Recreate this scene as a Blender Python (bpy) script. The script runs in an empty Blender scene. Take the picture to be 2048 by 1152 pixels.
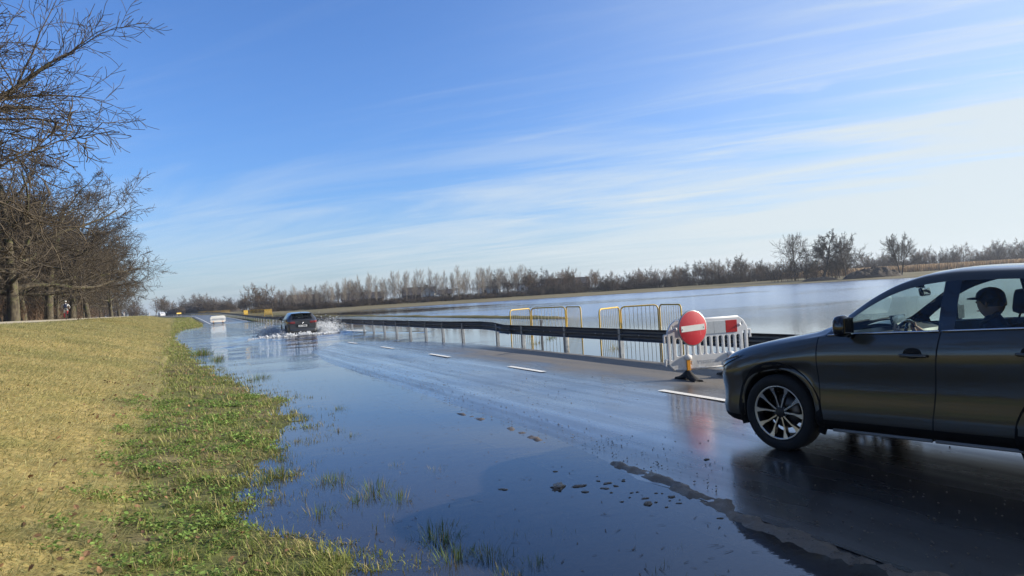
import bpy, bmesh, math, random
import numpy as np
from mathutils import Vector, Matrix, Euler

# ------------------------------------------------------------------ camera, sky, sun, exposure
# world axes: x = metres right of the photographer measured across the road, y = metres along the road, z = 0 is the flood water
SC = bpy.context.scene
COL = SC.collection
ROAD_ANGLE = math.radians(24.42)
CAM_H = 1.72
cam_data = bpy.data.cameras.new("camera")
cam_data.sensor_width = 36.0
cam_data.lens = 26.02
cam_data.clip_start = 0.1
cam_data.clip_end = 6000
cam = bpy.data.objects.new("camera", cam_data)
COL.objects.link(cam)
_f = Vector((math.sin(ROAD_ANGLE), math.cos(ROAD_ANGLE), 0))
_r = Vector((math.cos(ROAD_ANGLE), -math.sin(ROAD_ANGLE), 0))
_u = Vector((0, 0, 1))
_p = math.radians(0.488)
_f2 = _f * math.cos(_p) + _u * math.sin(_p)
_u2 = _u * math.cos(_p) - _f * math.sin(_p)
_ro = math.radians(3.35)
_r3 = _r * math.cos(_ro) - _u2 * math.sin(_ro)
_u3 = _u2 * math.cos(_ro) + _r * math.sin(_ro)
_m = Matrix((_r3, _u3, -_f2)).transposed().to_4x4()
_m.translation = Vector((0, 0, CAM_H))
cam.matrix_world = _m
SC.camera = cam

SUN_EL = math.radians(20)
SUN_AZ = math.radians(-16.4)            # measured from +x towards +y
sun_dir = Vector((math.cos(SUN_EL) * math.cos(SUN_AZ), math.cos(SUN_EL) * math.sin(SUN_AZ), math.sin(SUN_EL)))
sun_data = bpy.data.lights.new("sun", "SUN")
sun_data.energy = 4.7
sun_data.angle = math.radians(0.5)
sun_data.color = (1.0, 0.91, 0.78)
sun = bpy.data.objects.new("sun", sun_data)
COL.objects.link(sun)
sun.rotation_euler = sun_dir.to_track_quat('Z', 'Y').to_euler()

world = bpy.data.worlds.new("World")
SC.world = world
world.use_nodes = True
wn, wl = world.node_tree.nodes, world.node_tree.links
wn.clear()
w_out = wn.new("ShaderNodeOutputWorld")
w_bg = wn.new("ShaderNodeBackground")
w_bg.inputs[1].default_value = 0.067
sky = wn.new("ShaderNodeTexSky")
sky.sky_type = 'NISHITA'
sky.sun_disc = False
sky.sun_elevation = SUN_EL
sky.sun_rotation = math.pi / 2 - SUN_AZ
sky.altitude = 50
sky.air_density = 1.0
sky.dust_density = 1.2
sky.ozone_density = 2.5
w_hsv = wn.new("ShaderNodeHueSaturation")
w_hsv.inputs['Saturation'].default_value = 1.0
w_gain = wn.new("ShaderNodeMix"); w_gain.data_type = 'RGBA'; w_gain.blend_type = 'MULTIPLY'; w_gain.inputs[0].default_value = 1.0
wl.new(sky.outputs[0], w_gain.inputs[6]); w_gain.inputs[7].default_value = (0.80, 1.17, 1.78, 1)     # the phone's cool white balance
wl.new(w_gain.outputs[2], w_hsv.inputs['Color'])
# thin wind-drawn cirrus, projected on a high flat layer
w_tc = wn.new("ShaderNodeTexCoord")
w_sep = wn.new("ShaderNodeSeparateXYZ")
wl.new(w_tc.outputs['Generated'], w_sep.inputs[0])
def wmath(op, a, b=None, clamp=False):
    n = wn.new("ShaderNodeMath"); n.operation = op; n.use_clamp = clamp
    for i, v in enumerate((a, b)):
        if v is None: continue
        if isinstance(v, (int, float)): n.inputs[i].default_value = v
        else: wl.new(v, n.inputs[i])
    return n.outputs[0]
w_z = wmath('ADD', wmath('MAXIMUM', w_sep.outputs[2], 0.0), 0.07)
w_px = wmath('DIVIDE', w_sep.outputs[0], w_z)
w_py = wmath('DIVIDE', w_sep.outputs[1], w_z)
w_cmb = wn.new("ShaderNodeCombineXYZ")
wl.new(w_px, w_cmb.inputs[0]); wl.new(w_py, w_cmb.inputs[1])
def wnoise(rot, scale, loc, ns, detail, dist, lo, hi):
    mp = wn.new("ShaderNodeMapping"); mp.vector_type = 'TEXTURE'; mp.inputs['Rotation'].default_value = (0, 0, rot)
    mp.inputs['Scale'].default_value = scale; mp.inputs['Location'].default_value = loc
    wl.new(w_cmb.outputs[0], mp.inputs[0])
    nz = wn.new("ShaderNodeTexNoise"); nz.inputs['Scale'].default_value = ns; nz.inputs['Detail'].default_value = detail
    nz.inputs['Roughness'].default_value = 0.62; nz.inputs['Distortion'].default_value = dist
    wl.new(mp.outputs[0], nz.inputs['Vector'])
    mr = wn.new("ShaderNodeMapRange"); mr.interpolation_type = 'SMOOTHSTEP'
    mr.inputs[1].default_value = lo; mr.inputs[2].default_value = hi
    wl.new(nz.outputs[0], mr.inputs[0])
    return mr.outputs[0]
WIND = 2.21
c_streak = wnoise(WIND, (4.5, .42, 1), (3.1, 0.4, 0), 1.0, 9, 0.9, 0.44, 0.80)
c_patch = wnoise(WIND, (2.6, 1.6, 1), (1.3, 5.2, 0), 0.5, 3, 0.3, 0.40, 0.68)
c_fine = wnoise(WIND + 0.22, (2.4, .40, 1), (7.3, 1.4, 0), 1.6, 10, 1.6, 0.47, 0.80)
# more veil towards the sunny side and low down
w_sunside = wn.new("ShaderNodeVectorMath"); w_sunside.operation = 'DOT_PRODUCT'
wl.new(w_tc.outputs['Generated'], w_sunside.inputs[0])
w_sunside.inputs[1].default_value = sun_dir
side = wn.new("ShaderNodeMapRange"); side.interpolation_type = 'SMOOTHSTEP'
side.inputs[1].default_value = -0.25; side.inputs[2].default_value = 0.85
wl.new(w_sunside.outputs['Value'], side.inputs[0])
low = wn.new("ShaderNodeMapRange"); low.interpolation_type = 'SMOOTHSTEP'
low.inputs[1].default_value = 0.21; low.inputs[2].default_value = 0.02
c_edge = wnoise(WIND + 0.1, (2.6, .8, 1), (2.7, 8.1, 0), 0.8, 7, 0.8, 0.25, 0.80)
lowz = wmath('SUBTRACT', w_sep.outputs[2], wmath('MULTIPLY', wmath('SUBTRACT', c_edge, 0.50), 0.15))
lowz = wmath('SUBTRACT', lowz, wmath('MULTIPLY', side.outputs[0], 0.035))
wl.new(lowz, low.inputs[0])
side2 = wmath('MULTIPLY', side.outputs[0], side.outputs[0])
c_soft = wnoise(WIND + 0.08, (3.4, 1.1, 1), (9.6, 3.3, 0), 0.9, 6, 0.6, 0.42, 0.85)
veil = wmath('ADD', wmath('MULTIPLY', c_streak, wmath('ADD', wmath('MULTIPLY', c_patch, 0.30), 0.08)), wmath('MULTIPLY', c_soft, wmath('ADD', 0.10, wmath('MULTIPLY', side.outputs[0], .22))))
veil = wmath('ADD', veil, wmath('MULTIPLY', c_fine, wmath('ADD', wmath('MULTIPLY', c_patch, 0.32), .03)))
veil = wmath('MULTIPLY', veil, wmath('ADD', wmath('MULTIPLY', side.outputs[0], 0.9), 0.45))
veil = wmath('ADD', veil, wmath('MULTIPLY', low.outputs[0], wmath('ADD', wmath('MULTIPLY', side.outputs[0], 0.46), 0.46)))
veil = wmath('ADD', veil, wmath('MULTIPLY', wmath('MULTIPLY', side2, side.outputs[0]), 0.50))
veil = wmath('MINIMUM', veil, 0.93)
w_mix = wn.new("ShaderNodeMix"); w_mix.data_type = 'RGBA'
wl.new(veil, w_mix.inputs[0])
wl.new(w_hsv.outputs[0], w_mix.inputs[6])
w_mix.inputs[7].default_value = (5.95, 6.55, 6.8, 1)
wl.new(w_mix.outputs[2], w_bg.inputs[0])
wl.new(w_bg.outputs[0], w_out.inputs[0])

SC.view_settings.view_transform = 'Standard'
SC.view_settings.look = 'None'
SC.view_settings.exposure = 0.9
SC.view_settings.gamma = 1.0
SC.cycles.max_bounces = 8
SC.cycles.transparent_max_bounces = 16
SC.cycles.caustics_reflective = False
SC.cycles.caustics_refractive = False
SC.cycles.use_denoising = True

# ------------------------------------------------------------------ helpers
R = random.Random(7)
RNG = np.random.default_rng(11)

class Nodes:
    """tiny helper for writing node materials"""
    def __init__(self, name):
        self.m = bpy.data.materials.new(name)
        self.m.use_nodes = True
        self.n = self.m.node_tree.nodes; self.l = self.m.node_tree.links
        self.n.clear()
        self.out = self.n.new("ShaderNodeOutputMaterial")
    def node(self, t, **kw):
        o = self.n.new(t)
        for k, v in kw.items(): setattr(o, k, v)
        return o
    def put(self, sock, v):
        if v is None: return
        if isinstance(v, bpy.types.NodeSocket): self.l.new(v, sock)
        elif isinstance(v, (tuple, list)) and len(v) == 3 and sock.type == 'RGBA': sock.default_value = (*v, 1)
        else: sock.default_value = v
    def math(self, op, a, b=None, clamp=False):
        o = self.node("ShaderNodeMath", operation=op, use_clamp=clamp)
        self.put(o.inputs[0], a); self.put(o.inputs[1], b)
        return o.outputs[0]
    def mix(self, f, a, b):
        o = self.node("ShaderNodeMix", data_type='RGBA')
        self.put(o.inputs[0], f); self.put(o.inputs[6], a); self.put(o.inputs[7], b)
        return o.outputs[2]
    def pos(self): return self.node("ShaderNodeNewGeometry").outputs['Position']
    def obj(self): return self.node("ShaderNodeTexCoord").outputs['Object']
    def map(self, vec, scale=(1, 1, 1), rot=(0, 0, 0), loc=(0, 0, 0)):
        o = self.node("ShaderNodeMapping"); self.put(o.inputs[0], vec)
        o.inputs['Scale'].default_value = scale; o.inputs['Rotation'].default_value = rot; o.inputs['Location'].default_value = loc
        return o.outputs[0]
    def noise(self, vec, scale, detail=4, rough=0.55, dist=0.0):
        o = self.node("ShaderNodeTexNoise"); self.put(o.inputs['Vector'], vec)
        o.inputs['Scale'].default_value = scale; o.inputs['Detail'].default_value = detail
        o.inputs['Roughness'].default_value = rough; o.inputs['Distortion'].default_value = dist
        return o.outputs[0]
    def ramp(self, v, lo, hi, a=0.0, b=1.0):
        o = self.node("ShaderNodeMapRange", interpolation_type='SMOOTHSTEP')
        self.put(o.inputs[0], v); o.inputs[1].default_value = lo; o.inputs[2].default_value = hi
        o.inputs[3].default_value = a; o.inputs[4].default_value = b
        return o.outputs[0]
    def bump(self, h, strength, dist=0.02, normal=None):
        o = self.node("ShaderNodeBump"); self.put(o.inputs['Height'], h)
        self.put(o.inputs['Strength'], strength); o.inputs['Distance'].default_value = dist
        if normal: self.put(o.inputs['Normal'], normal)
        return o.outputs[0]
    def bsdf(self, base, rough=0.5, metal=0.0, spec=0.5, coat=0.0, coat_rough=0.03, normal=None, trans=None, emit=None):
        o = self.node("ShaderNodeBsdfPrincipled")
        self.put(o.inputs['Base Color'], base); self.put(o.inputs['Roughness'], rough); self.put(o.inputs['Metallic'], metal)
        self.put(o.inputs['Specular IOR Level'], spec); self.put(o.inputs['Coat Weight'], coat); self.put(o.inputs['Coat Roughness'], coat_rough)
        if normal: self.put(o.inputs['Normal'], normal)
        if emit: o.inputs['Emission Color'].default_value = (*emit[:3], 1); o.inputs['Emission Strength'].default_value = emit[3]
        return o.outputs[0]
    def done(self, surf):
        self.l.new(surf, self.out.inputs[0]); return self.m

def plain(name, col, rough=0.5, metal=0.0, var=0.15, scale=6.0, bump=0.0, bscale=40.0, coat=0.0, spec=0.5):
    k = Nodes(name)
    nz = k.noise(k.obj(), scale, 5)
    c = k.mix(nz, tuple(x * (1 - var) for x in col), tuple(min(1, x * (1 + var)) for x in col))
    nrm = k.bump(k.noise(k.obj(), bscale, 4), bump, 0.01) if bump else None
    return k.done(k.bsdf(c, k.ramp(nz, 0.2, 0.8, max(0.02, rough - 0.06), min(1, rough + 0.06)), metal, spec, coat, normal=nrm))

def col_attr_mat(name, rough=0.8, noise_scale=30.0, var=0.35, transl=0.0, bump=0.0, spec=0.3):
    k = Nodes(name)
    at = k.node("ShaderNodeAttribute", attribute_name="Col").outputs[0]
    nz = k.noise(k.pos(), noise_scale, 5)
    mul = k.node("ShaderNodeVectorMath", operation='SCALE')
    k.put(mul.inputs[0], at); k.put(mul.inputs[3], k.ramp(nz, 0.25, 0.75, 1 - var, 1 + var))
    nrm = k.bump(k.noise(k.pos(), noise_scale * 1.7, 5), bump, 0.03) if bump else None
    s = k.bsdf(mul.outputs[0], rough, spec=spec, normal=nrm)
    if transl:
        t = k.node("ShaderNodeBsdfTranslucent"); k.put(t.inputs[0], mul.outputs[0])
        mx = k.node("ShaderNodeMixShader"); mx.inputs[0].default_value = transl
        k.l.new(s, mx.inputs[1]); k.l.new(t.outputs[0], mx.inputs[2]); s = mx.outputs[0]
    return k.done(s)

def tag(o, label=None, cat=None, group=None, kind=None):
    if label: o['label'] = label
    if cat: o['category'] = cat
    if group: o['group'] = group
    if kind: o['kind'] = kind
    return o

def empty(name, loc=(0, 0, 0), rz=0.0, label=None, cat=None, group=None):
    o = bpy.data.objects.new(name, None)
    o.empty_display_size = 0.3
    COL.objects.link(o)
    o.location = loc; o.rotation_euler = (0, 0, rz)
    return tag(o, label, cat, group)

def link_mesh(name, me, mats, parent=None):
    o = bpy.data.objects.new(name, me)
    if not isinstance(mats, (list, tuple)): mats = [mats]
    if len(me.materials) == 0:
        for m in mats: me.materials.append(m)
    COL.objects.link(o)
    if parent is not None: o.parent = parent
    return o

def np_mesh(name, verts, faces_flat, sizes, mats, parent=None, smooth=False, col=None, mat_idx=None):
    """verts (n,3), faces_flat loop vertex ids, sizes face sizes"""
    me = bpy.data.meshes.new(name)
    verts = np.asarray(verts, dtype=np.float32)
    faces_flat = np.asarray(faces_flat, dtype=np.int32); sizes = np.asarray(sizes, dtype=np.int32)
    me.vertices.add(len(verts)); me.vertices.foreach_set("co", verts.ravel())
    me.loops.add(len(faces_flat)); me.loops.foreach_set("vertex_index", faces_flat)
    me.polygons.add(len(sizes))
    starts = np.concatenate([[0], np.cumsum(sizes)[:-1]]).astype(np.int32)
    me.polygons.foreach_set("loop_start", starts)
    if mat_idx is not None: me.polygons.foreach_set("material_index", np.asarray(mat_idx, dtype=np.int32))
    me.polygons.foreach_set("use_smooth", np.full(len(sizes), smooth, dtype=bool))
    me.update(calc_edges=True); me.validate()
    if col is not None:
        a = me.color_attributes.new("Col", 'FLOAT_COLOR', 'POINT')
        c4 = np.ones((len(verts), 4), dtype=np.float32); c4[:, :3] = col
        a.data.foreach_set("color", c4.ravel())
    return link_mesh(name, me, mats, parent)

def grid_faces(nu, nv):
    i = np.arange(nu - 1)[:, None]; j = np.arange(nv - 1)[None, :]
    a = (i * nv + j).ravel()
    return np.stack([a, a + nv, a + nv + 1, a + 1], 1)

class MB:
    """collects shapes and links them as ONE mesh object"""
    def __init__(self): self.v = []; self.f = []; self.mi = []; self.cur = 0; self.s = []; self.smooth = False
    def mat(self, i): self.cur = i; return self
    def sm(self, b): self.smooth = b; return self
    def add(self, vs, fs):
        b = len(self.v); self.v += [tuple(p) for p in vs]
        for f in fs: self.f.append([b + i for i in f]); self.mi.append(self.cur); self.s.append(self.smooth)
        return self
    def box(self, c, size, rot=None, bevel=0.0):
        x, y, z = [d / 2 for d in size]
        if bevel <= 0:
            vs = [Vector((sx * x, sy * y, sz * z)) for sx in (-1, 1) for sy in (-1, 1) for sz in (-1, 1)]
            fs = [(0, 1, 3, 2), (4, 6, 7, 5), (0, 4, 5, 1), (2, 3, 7, 6), (0, 2, 6, 4), (1, 5, 7, 3)]
        else:
            bm = bmesh.new(); bmesh.ops.create_cube(bm, size=1.0)
            for v in bm.verts: v.co = Vector((v.co.x * size[0], v.co.y * size[1], v.co.z * size[2]))
            bmesh.ops.bevel(bm, geom=list(bm.edges), offset=min(bevel, min(size) * 0.45), segments=2, affect='EDGES', profile=0.6)
            bm.verts.index_update()
            vs = [v.co.copy() for v in bm.verts]; fs = [[v.index for v in f.verts] for f in bm.faces]; bm.free()
        if rot is not None:
            m = rot if isinstance(rot, Matrix) else Euler(rot).to_matrix()
            vs = [m @ v for v in vs]
        c = Vector(c)
        return self.add([v + c for v in vs], fs)
    def tube(self, pts, r, n=6, caps=True, closed=False):
        pts = [Vector(p) for p in pts]; k = len(pts)
        rs = r if isinstance(r, (list, tuple)) else [r] * k
        vs = []; fs = []
        ref = Vector((0, 0, 1)); prev = None
        for i, p in enumerate(pts):
            if closed: d = pts[(i + 1) % k] - pts[i - 1]
            else: d = pts[min(i + 1, k - 1)] - pts[max(i - 1, 0)]
            if d.length < 1e-9: d = Vector((0, 0, 1))
            d.normalize()
            if prev is None:
                a = ref.cross(d)
                if a.length < 0.05: a = Vector((1, 0, 0)).cross(d)
            else:
                a = prev - d * prev.dot(d)
                if a.length < 1e-6: a = d.orthogonal()
            a.normalize(); prev = a; b = d.cross(a)
            for j in range(n):
                t = 2 * math.pi * j / n
                vs.append(p + (a * math.cos(t) + b * math.sin(t)) * rs[i])
        for i in range(k if closed else k - 1):
            i2 = (i + 1) % k
            for j in range(n):
                j2 = (j + 1) % n
                fs.append((i * n + j, i * n + j2, i2 * n + j2, i2 * n + j))
        if caps and not closed:
            fs.append(tuple(range(n - 1, -1, -1))); fs.append(tuple((k - 1) * n + j for j in range(n)))
        return self.add(vs, fs)
    def lathe(self, prof, n=24, m=None, closed=False):
        """profile (r, h) turned round local z; m maps to place"""
        m = m or Matrix.Identity(4)
        vs = []; fs = []; k = len(prof)
        for i in range(n):
            t = 2 * math.pi * i / n
            for (r, h) in prof: vs.append(m @ Vector((r * math.cos(t), r * math.sin(t), h)))
        for i in range(n):
            i2 = (i + 1) % n
            for j in range(k if closed else k - 1):
                j2 = (j + 1) % k
                fs.append((i * k + j, i2 * k + j, i2 * k + j2, i * k + j2))
        return self.add(vs, fs)
    def ball(self, c, rad, nu=12, nv=8, rot=None):
        if isinstance(rad, (int, float)): rad = (rad,) * 3
        c = Vector(c); vs = []; fs = []
        m = Euler(rot).to_matrix() if rot else None
        for i in range(nv + 1):
            a = math.pi * i / nv
            for j in range(nu):
                b = 2 * math.pi * j / nu
                p = Vector((rad[0] * math.sin(a) * math.cos(b), rad[1] * math.sin(a) * math.sin(b), rad[2] * math.cos(a)))
                vs.append(c + (m @ p if m else p))
        for i in range(nv):
            for j in range(nu):
                j2 = (j + 1) % nu
                fs.append((i * nu + j, (i + 1) * nu + j, (i + 1) * nu + j2, i * nu + j2))
        return self.add(vs, fs)
    def prism(self, poly, thick, m=None):
        """polygon in local xz, extruded along local y by +-thick/2"""
        m = m or Matrix.Identity(4); n = len(poly)
        vs = [m @ Vector((x, -thick / 2, z)) for x, z in poly] + [m @ Vector((x, thick / 2, z)) for x, z in poly]
        fs = [tuple(range(n)), tuple(range(2 * n - 1, n - 1, -1))]
        for i in range(n):
            j = (i + 1) % n; fs.append((j, i, n + i, n + j))
        return self.add(vs, fs)
    def build(self, name, mats, parent=None, weld=False):
        if not isinstance(mats, (list, tuple)): mats = [mats]
        flat = [i for f in self.f for i in f]
        o = np_mesh(name, np.array(self.v, dtype=np.float32).reshape(-1, 3), flat, [len(f) for f in self.f], mats, parent, False, None, self.mi)
        o.data.polygons.foreach_set("use_smooth", np.array(self.s, dtype=bool)) if len(o.data.polygons) == len(self.s) else None
        if weld:
            bm = bmesh.new(); bm.from_mesh(o.data); bmesh.ops.remove_doubles(bm, verts=bm.verts, dist=1e-5)
            bmesh.ops.recalc_face_normals(bm, faces=bm.faces); bm.to_mesh(o.data); bm.free()
        return o

def children_of(o): return [c for c in bpy.data.objects if c.parent is o]
def copy_tree(o, parent=None):
    kids = CHILD.get(o.name)
    if kids is None: kids = CHILD[o.name] = [c for c in COL.objects if c.parent is o]
    c = o.copy(); COL.objects.link(c); c.parent = parent
    for ch in kids: copy_tree(ch, c)
    return c
CHILD = {}

def plate(outer, holes, thick, bevel=0.0, m=None):
    """flat outline with holes in local xz -> extruded mesh data (verts, faces)"""
    cu = bpy.data.curves.new("outline", 'CURVE'); cu.dimensions = '2D'; cu.fill_mode = 'BOTH'
    cu.extrude = thick / 2 - bevel; cu.bevel_depth = bevel; cu.bevel_resolution = 1
    for ring in [outer] + holes:
        sp = cu.splines.new('POLY'); sp.points.add(len(ring) - 1); sp.use_cyclic_u = True
        for i, (x, z) in enumerate(ring): sp.points[i].co = (x, z, 0, 1)
    ob = bpy.data.objects.new("outline", cu)
    me = bpy.data.meshes.new_from_object(ob)
    rot = Matrix.Rotation(math.pi / 2, 4, 'X')
    m = (m or Matrix.Identity(4)) @ rot
    vs = [m @ v.co for v in me.vertices]; fs = [tuple(p.vertices) for p in me.polygons]
    bpy.data.objects.remove(ob); bpy.data.curves.remove(cu); bpy.data.meshes.remove(me)
    return vs, fs

def rrect(x0, z0, x1, z1, r, n=5):
    pts = []
    for cx, cz, a0 in ((x1 - r, z1 - r, 0), (x0 + r, z1 - r, 90), (x0 + r, z0 + r, 180), (x1 - r, z0 + r, 270)):
        for i in range(n + 1):
            a = math.radians(a0 + 90 * i / n); pts.append((cx + r * math.cos(a), cz + r * math.sin(a)))
    return pts

def vnoise(x, y, scale, seed=0, octaves=1, gain=0.5):
    """smooth value noise in 0..1 on arrays"""
    x = np.asarray(x, float) / scale; y = np.asarray(y, float) / scale
    tot = np.zeros(np.broadcast(x, y).shape); amp = 1.0; norm = 0.0
    for o in range(octaves):
        xi = np.floor(x).astype(np.int64); yi = np.floor(y).astype(np.int64)
        fx = x - xi; fy = y - yi; fx = fx * fx * (3 - 2 * fx); fy = fy * fy * (3 - 2 * fy)
        def h(a, b):
            n = (a * 374761393 + b * 668265263 + (seed + o * 17) * 974634533) & 0xffffffff
            n = ((n ^ (n >> 13)) * 1274126177) & 0xffffffff
            return ((n ^ (n >> 16)) & 0xffff) / 65535.0
        v = (h(xi, yi) * (1 - fx) + h(xi + 1, yi) * fx) * (1 - fy) + (h(xi, yi + 1) * (1 - fx) + h(xi + 1, yi + 1) * fx) * fy
        tot += amp * v; norm += amp; amp *= gain; x = x * 2.03 + 11.3; y = y * 2.03 + 5.7
    return tot / norm

def sstep(a, b, x):
    t = np.clip((np.asarray(x, float) - a) / (b - a), 0, 1); return t * t * (3 - 2 * t)

def pchip(xs, ys):
    """monotone cubic through points"""
    xs = np.array(xs, float); ys = np.array(ys, float); h = np.diff(xs); d = np.diff(ys) / h
    m = np.zeros(len(xs)); m[0] = d[0]; m[-1] = d[-1]
    for i in range(1, len(xs) - 1):
        if d[i - 1] * d[i] > 0:
            w1 = 2 * h[i] + h[i - 1]; w2 = h[i] + 2 * h[i - 1]; m[i] = (w1 + w2) / (w1 / d[i - 1] + w2 / d[i])
    def f(x):
        x = np.clip(np.asarray(x, float), xs[0], xs[-1]); i = np.clip(np.searchsorted(xs, x) - 1, 0, len(h) - 1)
        t = (x - xs[i]) / h[i]
        return ((1 + 2 * t) * (1 - t) ** 2 * ys[i] + t * (1 - t) ** 2 * h[i] * m[i] + t * t * (3 - 2 * t) * ys[i + 1] + t * t * (t - 1) * h[i] * m[i + 1])
    return f
# ------------------------------------------------------------------ land, road, water
def bend(y):
    """the road and its dyke swing left far ahead"""
    return np.clip(np.asarray(y, float) - 200, 0, None) ** 2 / 1200.0

_sh = pchip([-40, 0, 4.7, 6.3, 8.2, 9.6, 12, 14.6, 17, 20, 27, 38, 54, 75, 86, 92, 100, 112, 120],
            [2.2, 1.9, 1.10, .45, .52, 1.15, 1.5, 1.55, 1.25, .9, .55, .27, -.3, -.1, .8, 2.1, 3.0, 3.9, 4.5])
def shore_x(y): return _sh(y)
_rz = pchip([-60, 0, 20, 26, 31, 36, 46, 60, 80, 100, 108, 116, 150, 250, 400, 900],
            [.09, .072, .07, .055, .025, -.01, -.16, -.26, -.2, -.06, .02, .07, .35, .9, 1.2, 1.3])
ROAD_L, ROAD_C, ROAD_R = 3.72, 6.85, 9.75
def road_z(x, y):
    xs = np.asarray(x, float) + bend(y)
    return _rz(y) - 0.0185 * np.abs(xs - ROAD_C) - np.where(xs > ROAD_C, 0.0, 0.0)

def seg_dist_shore(x, y):
    """signed distance-like field to the far shore: positive on the far land"""
    # shore polyline (far side of the lake), land lies beyond it
    P = np.array([[13, 196], [30, 190], [52, 186], [84, 187], [120, 176], [150, 163], [163, 150], [168, 128], [182, 104], [230, 80], [420, 20]], float)
    x = np.asarray(x, float); y = np.asarray(y, float)
    best = np.full(np.broadcast(x, y).shape, 1e9); sign = np.ones(best.shape)
    for a, b in zip(P[:-1], P[1:]):
        d = b - a; L2 = d @ d
        t = np.clip(((x - a[0]) * d[0] + (y - a[1]) * d[1]) / L2, 0, 1)
        qx = a[0] + t * d[0]; qy = a[1] + t * d[1]
        dist = np.hypot(x - qx, y - qy)
        cr = d[0] * (y - a[1]) - d[1] * (x - a[0])
        upd = dist < best
        best = np.where(upd, dist, best); sign = np.where(upd, np.sign(cr), sign)
    return best * sign

def land_z(x, y):
    x = np.asarray(x, float); y = np.asarray(y, float)
    xs = x + bend(y)
    sx = shore_x(y)
    n1 = vnoise(x, y, 1.1, 3, 3) - 0.5; n2 = vnoise(x, y, 0.33, 8, 2) - 0.5; n3 = vnoise(x, y, 6.0, 5, 2) - 0.5
    # verge from the toe of the dyke to the road
    d = sx - xs
    verge = np.where(d > 0, 0.055 * np.minimum(d, 2.2) + 0.004, 0.075 * d * np.clip(1 - (-d) / 2.4, 0.42, 1)) + n1 * 0.05 * np.where(d > 0, 1, 0.9) + n2 * 0.03
    verge = np.where(d < 0, np.maximum(verge, -0.13 + n1 * 0.03), verge)
    edge = sstep(2.7, 3.8, xs)
    re = road_z(x, y) - 0.05
    verge = verge * (1 - edge) + re * edge
    far_rise = np.clip((y - 105) / 100, 0, 1.0) * 0.5
    verge = np.where(y > 88, np.maximum(verge, (road_z(x, y) - 0.1) * sstep(95, 112, y) + verge * (1 - sstep(95, 112, y))), verge)
    # dyke on the left
    toe = -0.55 + n3 * 0.25
    up = np.clip(toe - xs, 0, None)
    dyke = 0.10 + 1.54 * (1 - (1 - np.clip(up / 7.2, 0, 1)) ** 1.25) + n1 * 0.06 + n3 * 0.08
    wood = np.clip((-xs - 11.5) / 5, 0, 1) * (-0.10) + n3 * 0.15
    dyke = dyke * (1 - sstep(-8.2, -8.9, xs)) + (1.66 + n3 * .03) * sstep(-8.2, -8.9, xs) + .15 * sstep(-10.2, -11.4, xs)
    dyke = dyke + wood
    z = np.where(xs < toe, np.maximum(dyke, verge), verge)
    # soften the toe
    # right side: shoulder, flooded field, ditch bank, lake bed
    sh = road_z(x, y) - 0.04
    field = -0.14 + n1 * 0.07 + n3 * 0.10
    deep = -0.35 + n3 * 0.15
    w = sstep(9.7, 10.6, xs); zr = sh * (1 - w) + field * w
    w = sstep(12.5, 17, xs); zr = zr * (1 - w) + deep * w
    w = np.exp(-((xs - 22) / 0.9) ** 2) * sstep(37.5, 42, y) * (1 - sstep(185, 192, y) * 0.0)
    zr = zr + w * (0.50 + n1 * 0.10)
    # a strip of half drowned land beside the road further on
    w = np.exp(-((xs - 12) / 2.2) ** 2) * sstep(95, 125, y)
    zr = zr + w * 0.55
    z = np.where(xs > 9.5, zr, z)
    mid = (xs > 3.6) & (xs < 9.9)
    z = np.where(mid, road_z(x, y) - 0.05 - 0.05 * sstep(4.0, 4.6, xs) * sstep(9.5, 9.0, xs), z)
    # beyond the lake
    sd = seg_dist_shore(x, y) + (vnoise(x, y, 14, 21, 3) - 0.5) * 6
    far = np.where(sd > 0, 0.05 + 0.55 * (1 - np.exp(-np.clip(sd, 0, None) / 12)) + 0.75 * sstep(20, 70, sd), -0.03 + 0.05 * sd)
    far = np.maximum(far, -0.45)
    wfar = sstep(11, 16, xs) * sstep(30, 60, np.hypot(x, y))
    z = np.where(sd > -6, np.where(xs > 9.9, np.maximum(z, far) * wfar + z * (1 - wfar), z), z)
    beyond = sstep(260, 420, y) * (xs > 9.9)
    z = np.where(beyond > 0, np.maximum(z, 1.25 * beyond), z)
    return z

def axis(breaks):
    out = []
    for (a, b, step) in breaks:
        n = max(1, int(round((b - a) / step))); out += list(np.linspace(a, b, n, endpoint=False))
    out.append(breaks[-1][1]); return np.array(out)

gx = axis([(-1500, -300, 150), (-300, -60, 20), (-60, -14, 2.0), (-14, -3, .45), (-3, 4.2, .085), (4.2, 9.4, .5), (9.4, 13, .16), (13, 30, .6), (30, 260, 4), (260, 1700, 90)])
gy = axis([(-80, -4, 4), (-4, 3, .5), (3, 14, .085), (14, 26, .16), (26, 60, .6), (60, 130, 1.5), (130, 330, 4), (330, 2600, 120)])
GX, GY = np.meshgrid(gx, gy, indexing='ij')
GZ = land_z(GX, GY)
XS = GX + bend(GY)
def mixc(a, b, w): return a * (1 - w[..., None]) + b * w[..., None]
def C3(*v): return np.array(v, float)
n_a = vnoise(GX, GY, 0.9, 31, 4); n_b = vnoise(GX, GY, 5, 33, 3); n_c = vnoise(GX, GY, 0.25, 35, 3)
tan = mixc(C3(.30, .235, .095) + np.zeros(GX.shape + (3,)), C3(.20, .185, .06), sstep(.45, .75, n_a * .6 + n_b * .4))
green = mixc(C3(.105, .120, .036) + np.zeros(GX.shape + (3,)), C3(.17, .145, .07), sstep(.4, .7, n_a))
soil = C3(.080, .060, .038) + np.zeros(GX.shape + (3,))
green = mixc(green, soil, sstep(.52, .68, n_c * .5 + n_b * .5))
mud = C3(.030, .026, .024) + np.zeros(GX.shape + (3,))
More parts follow.
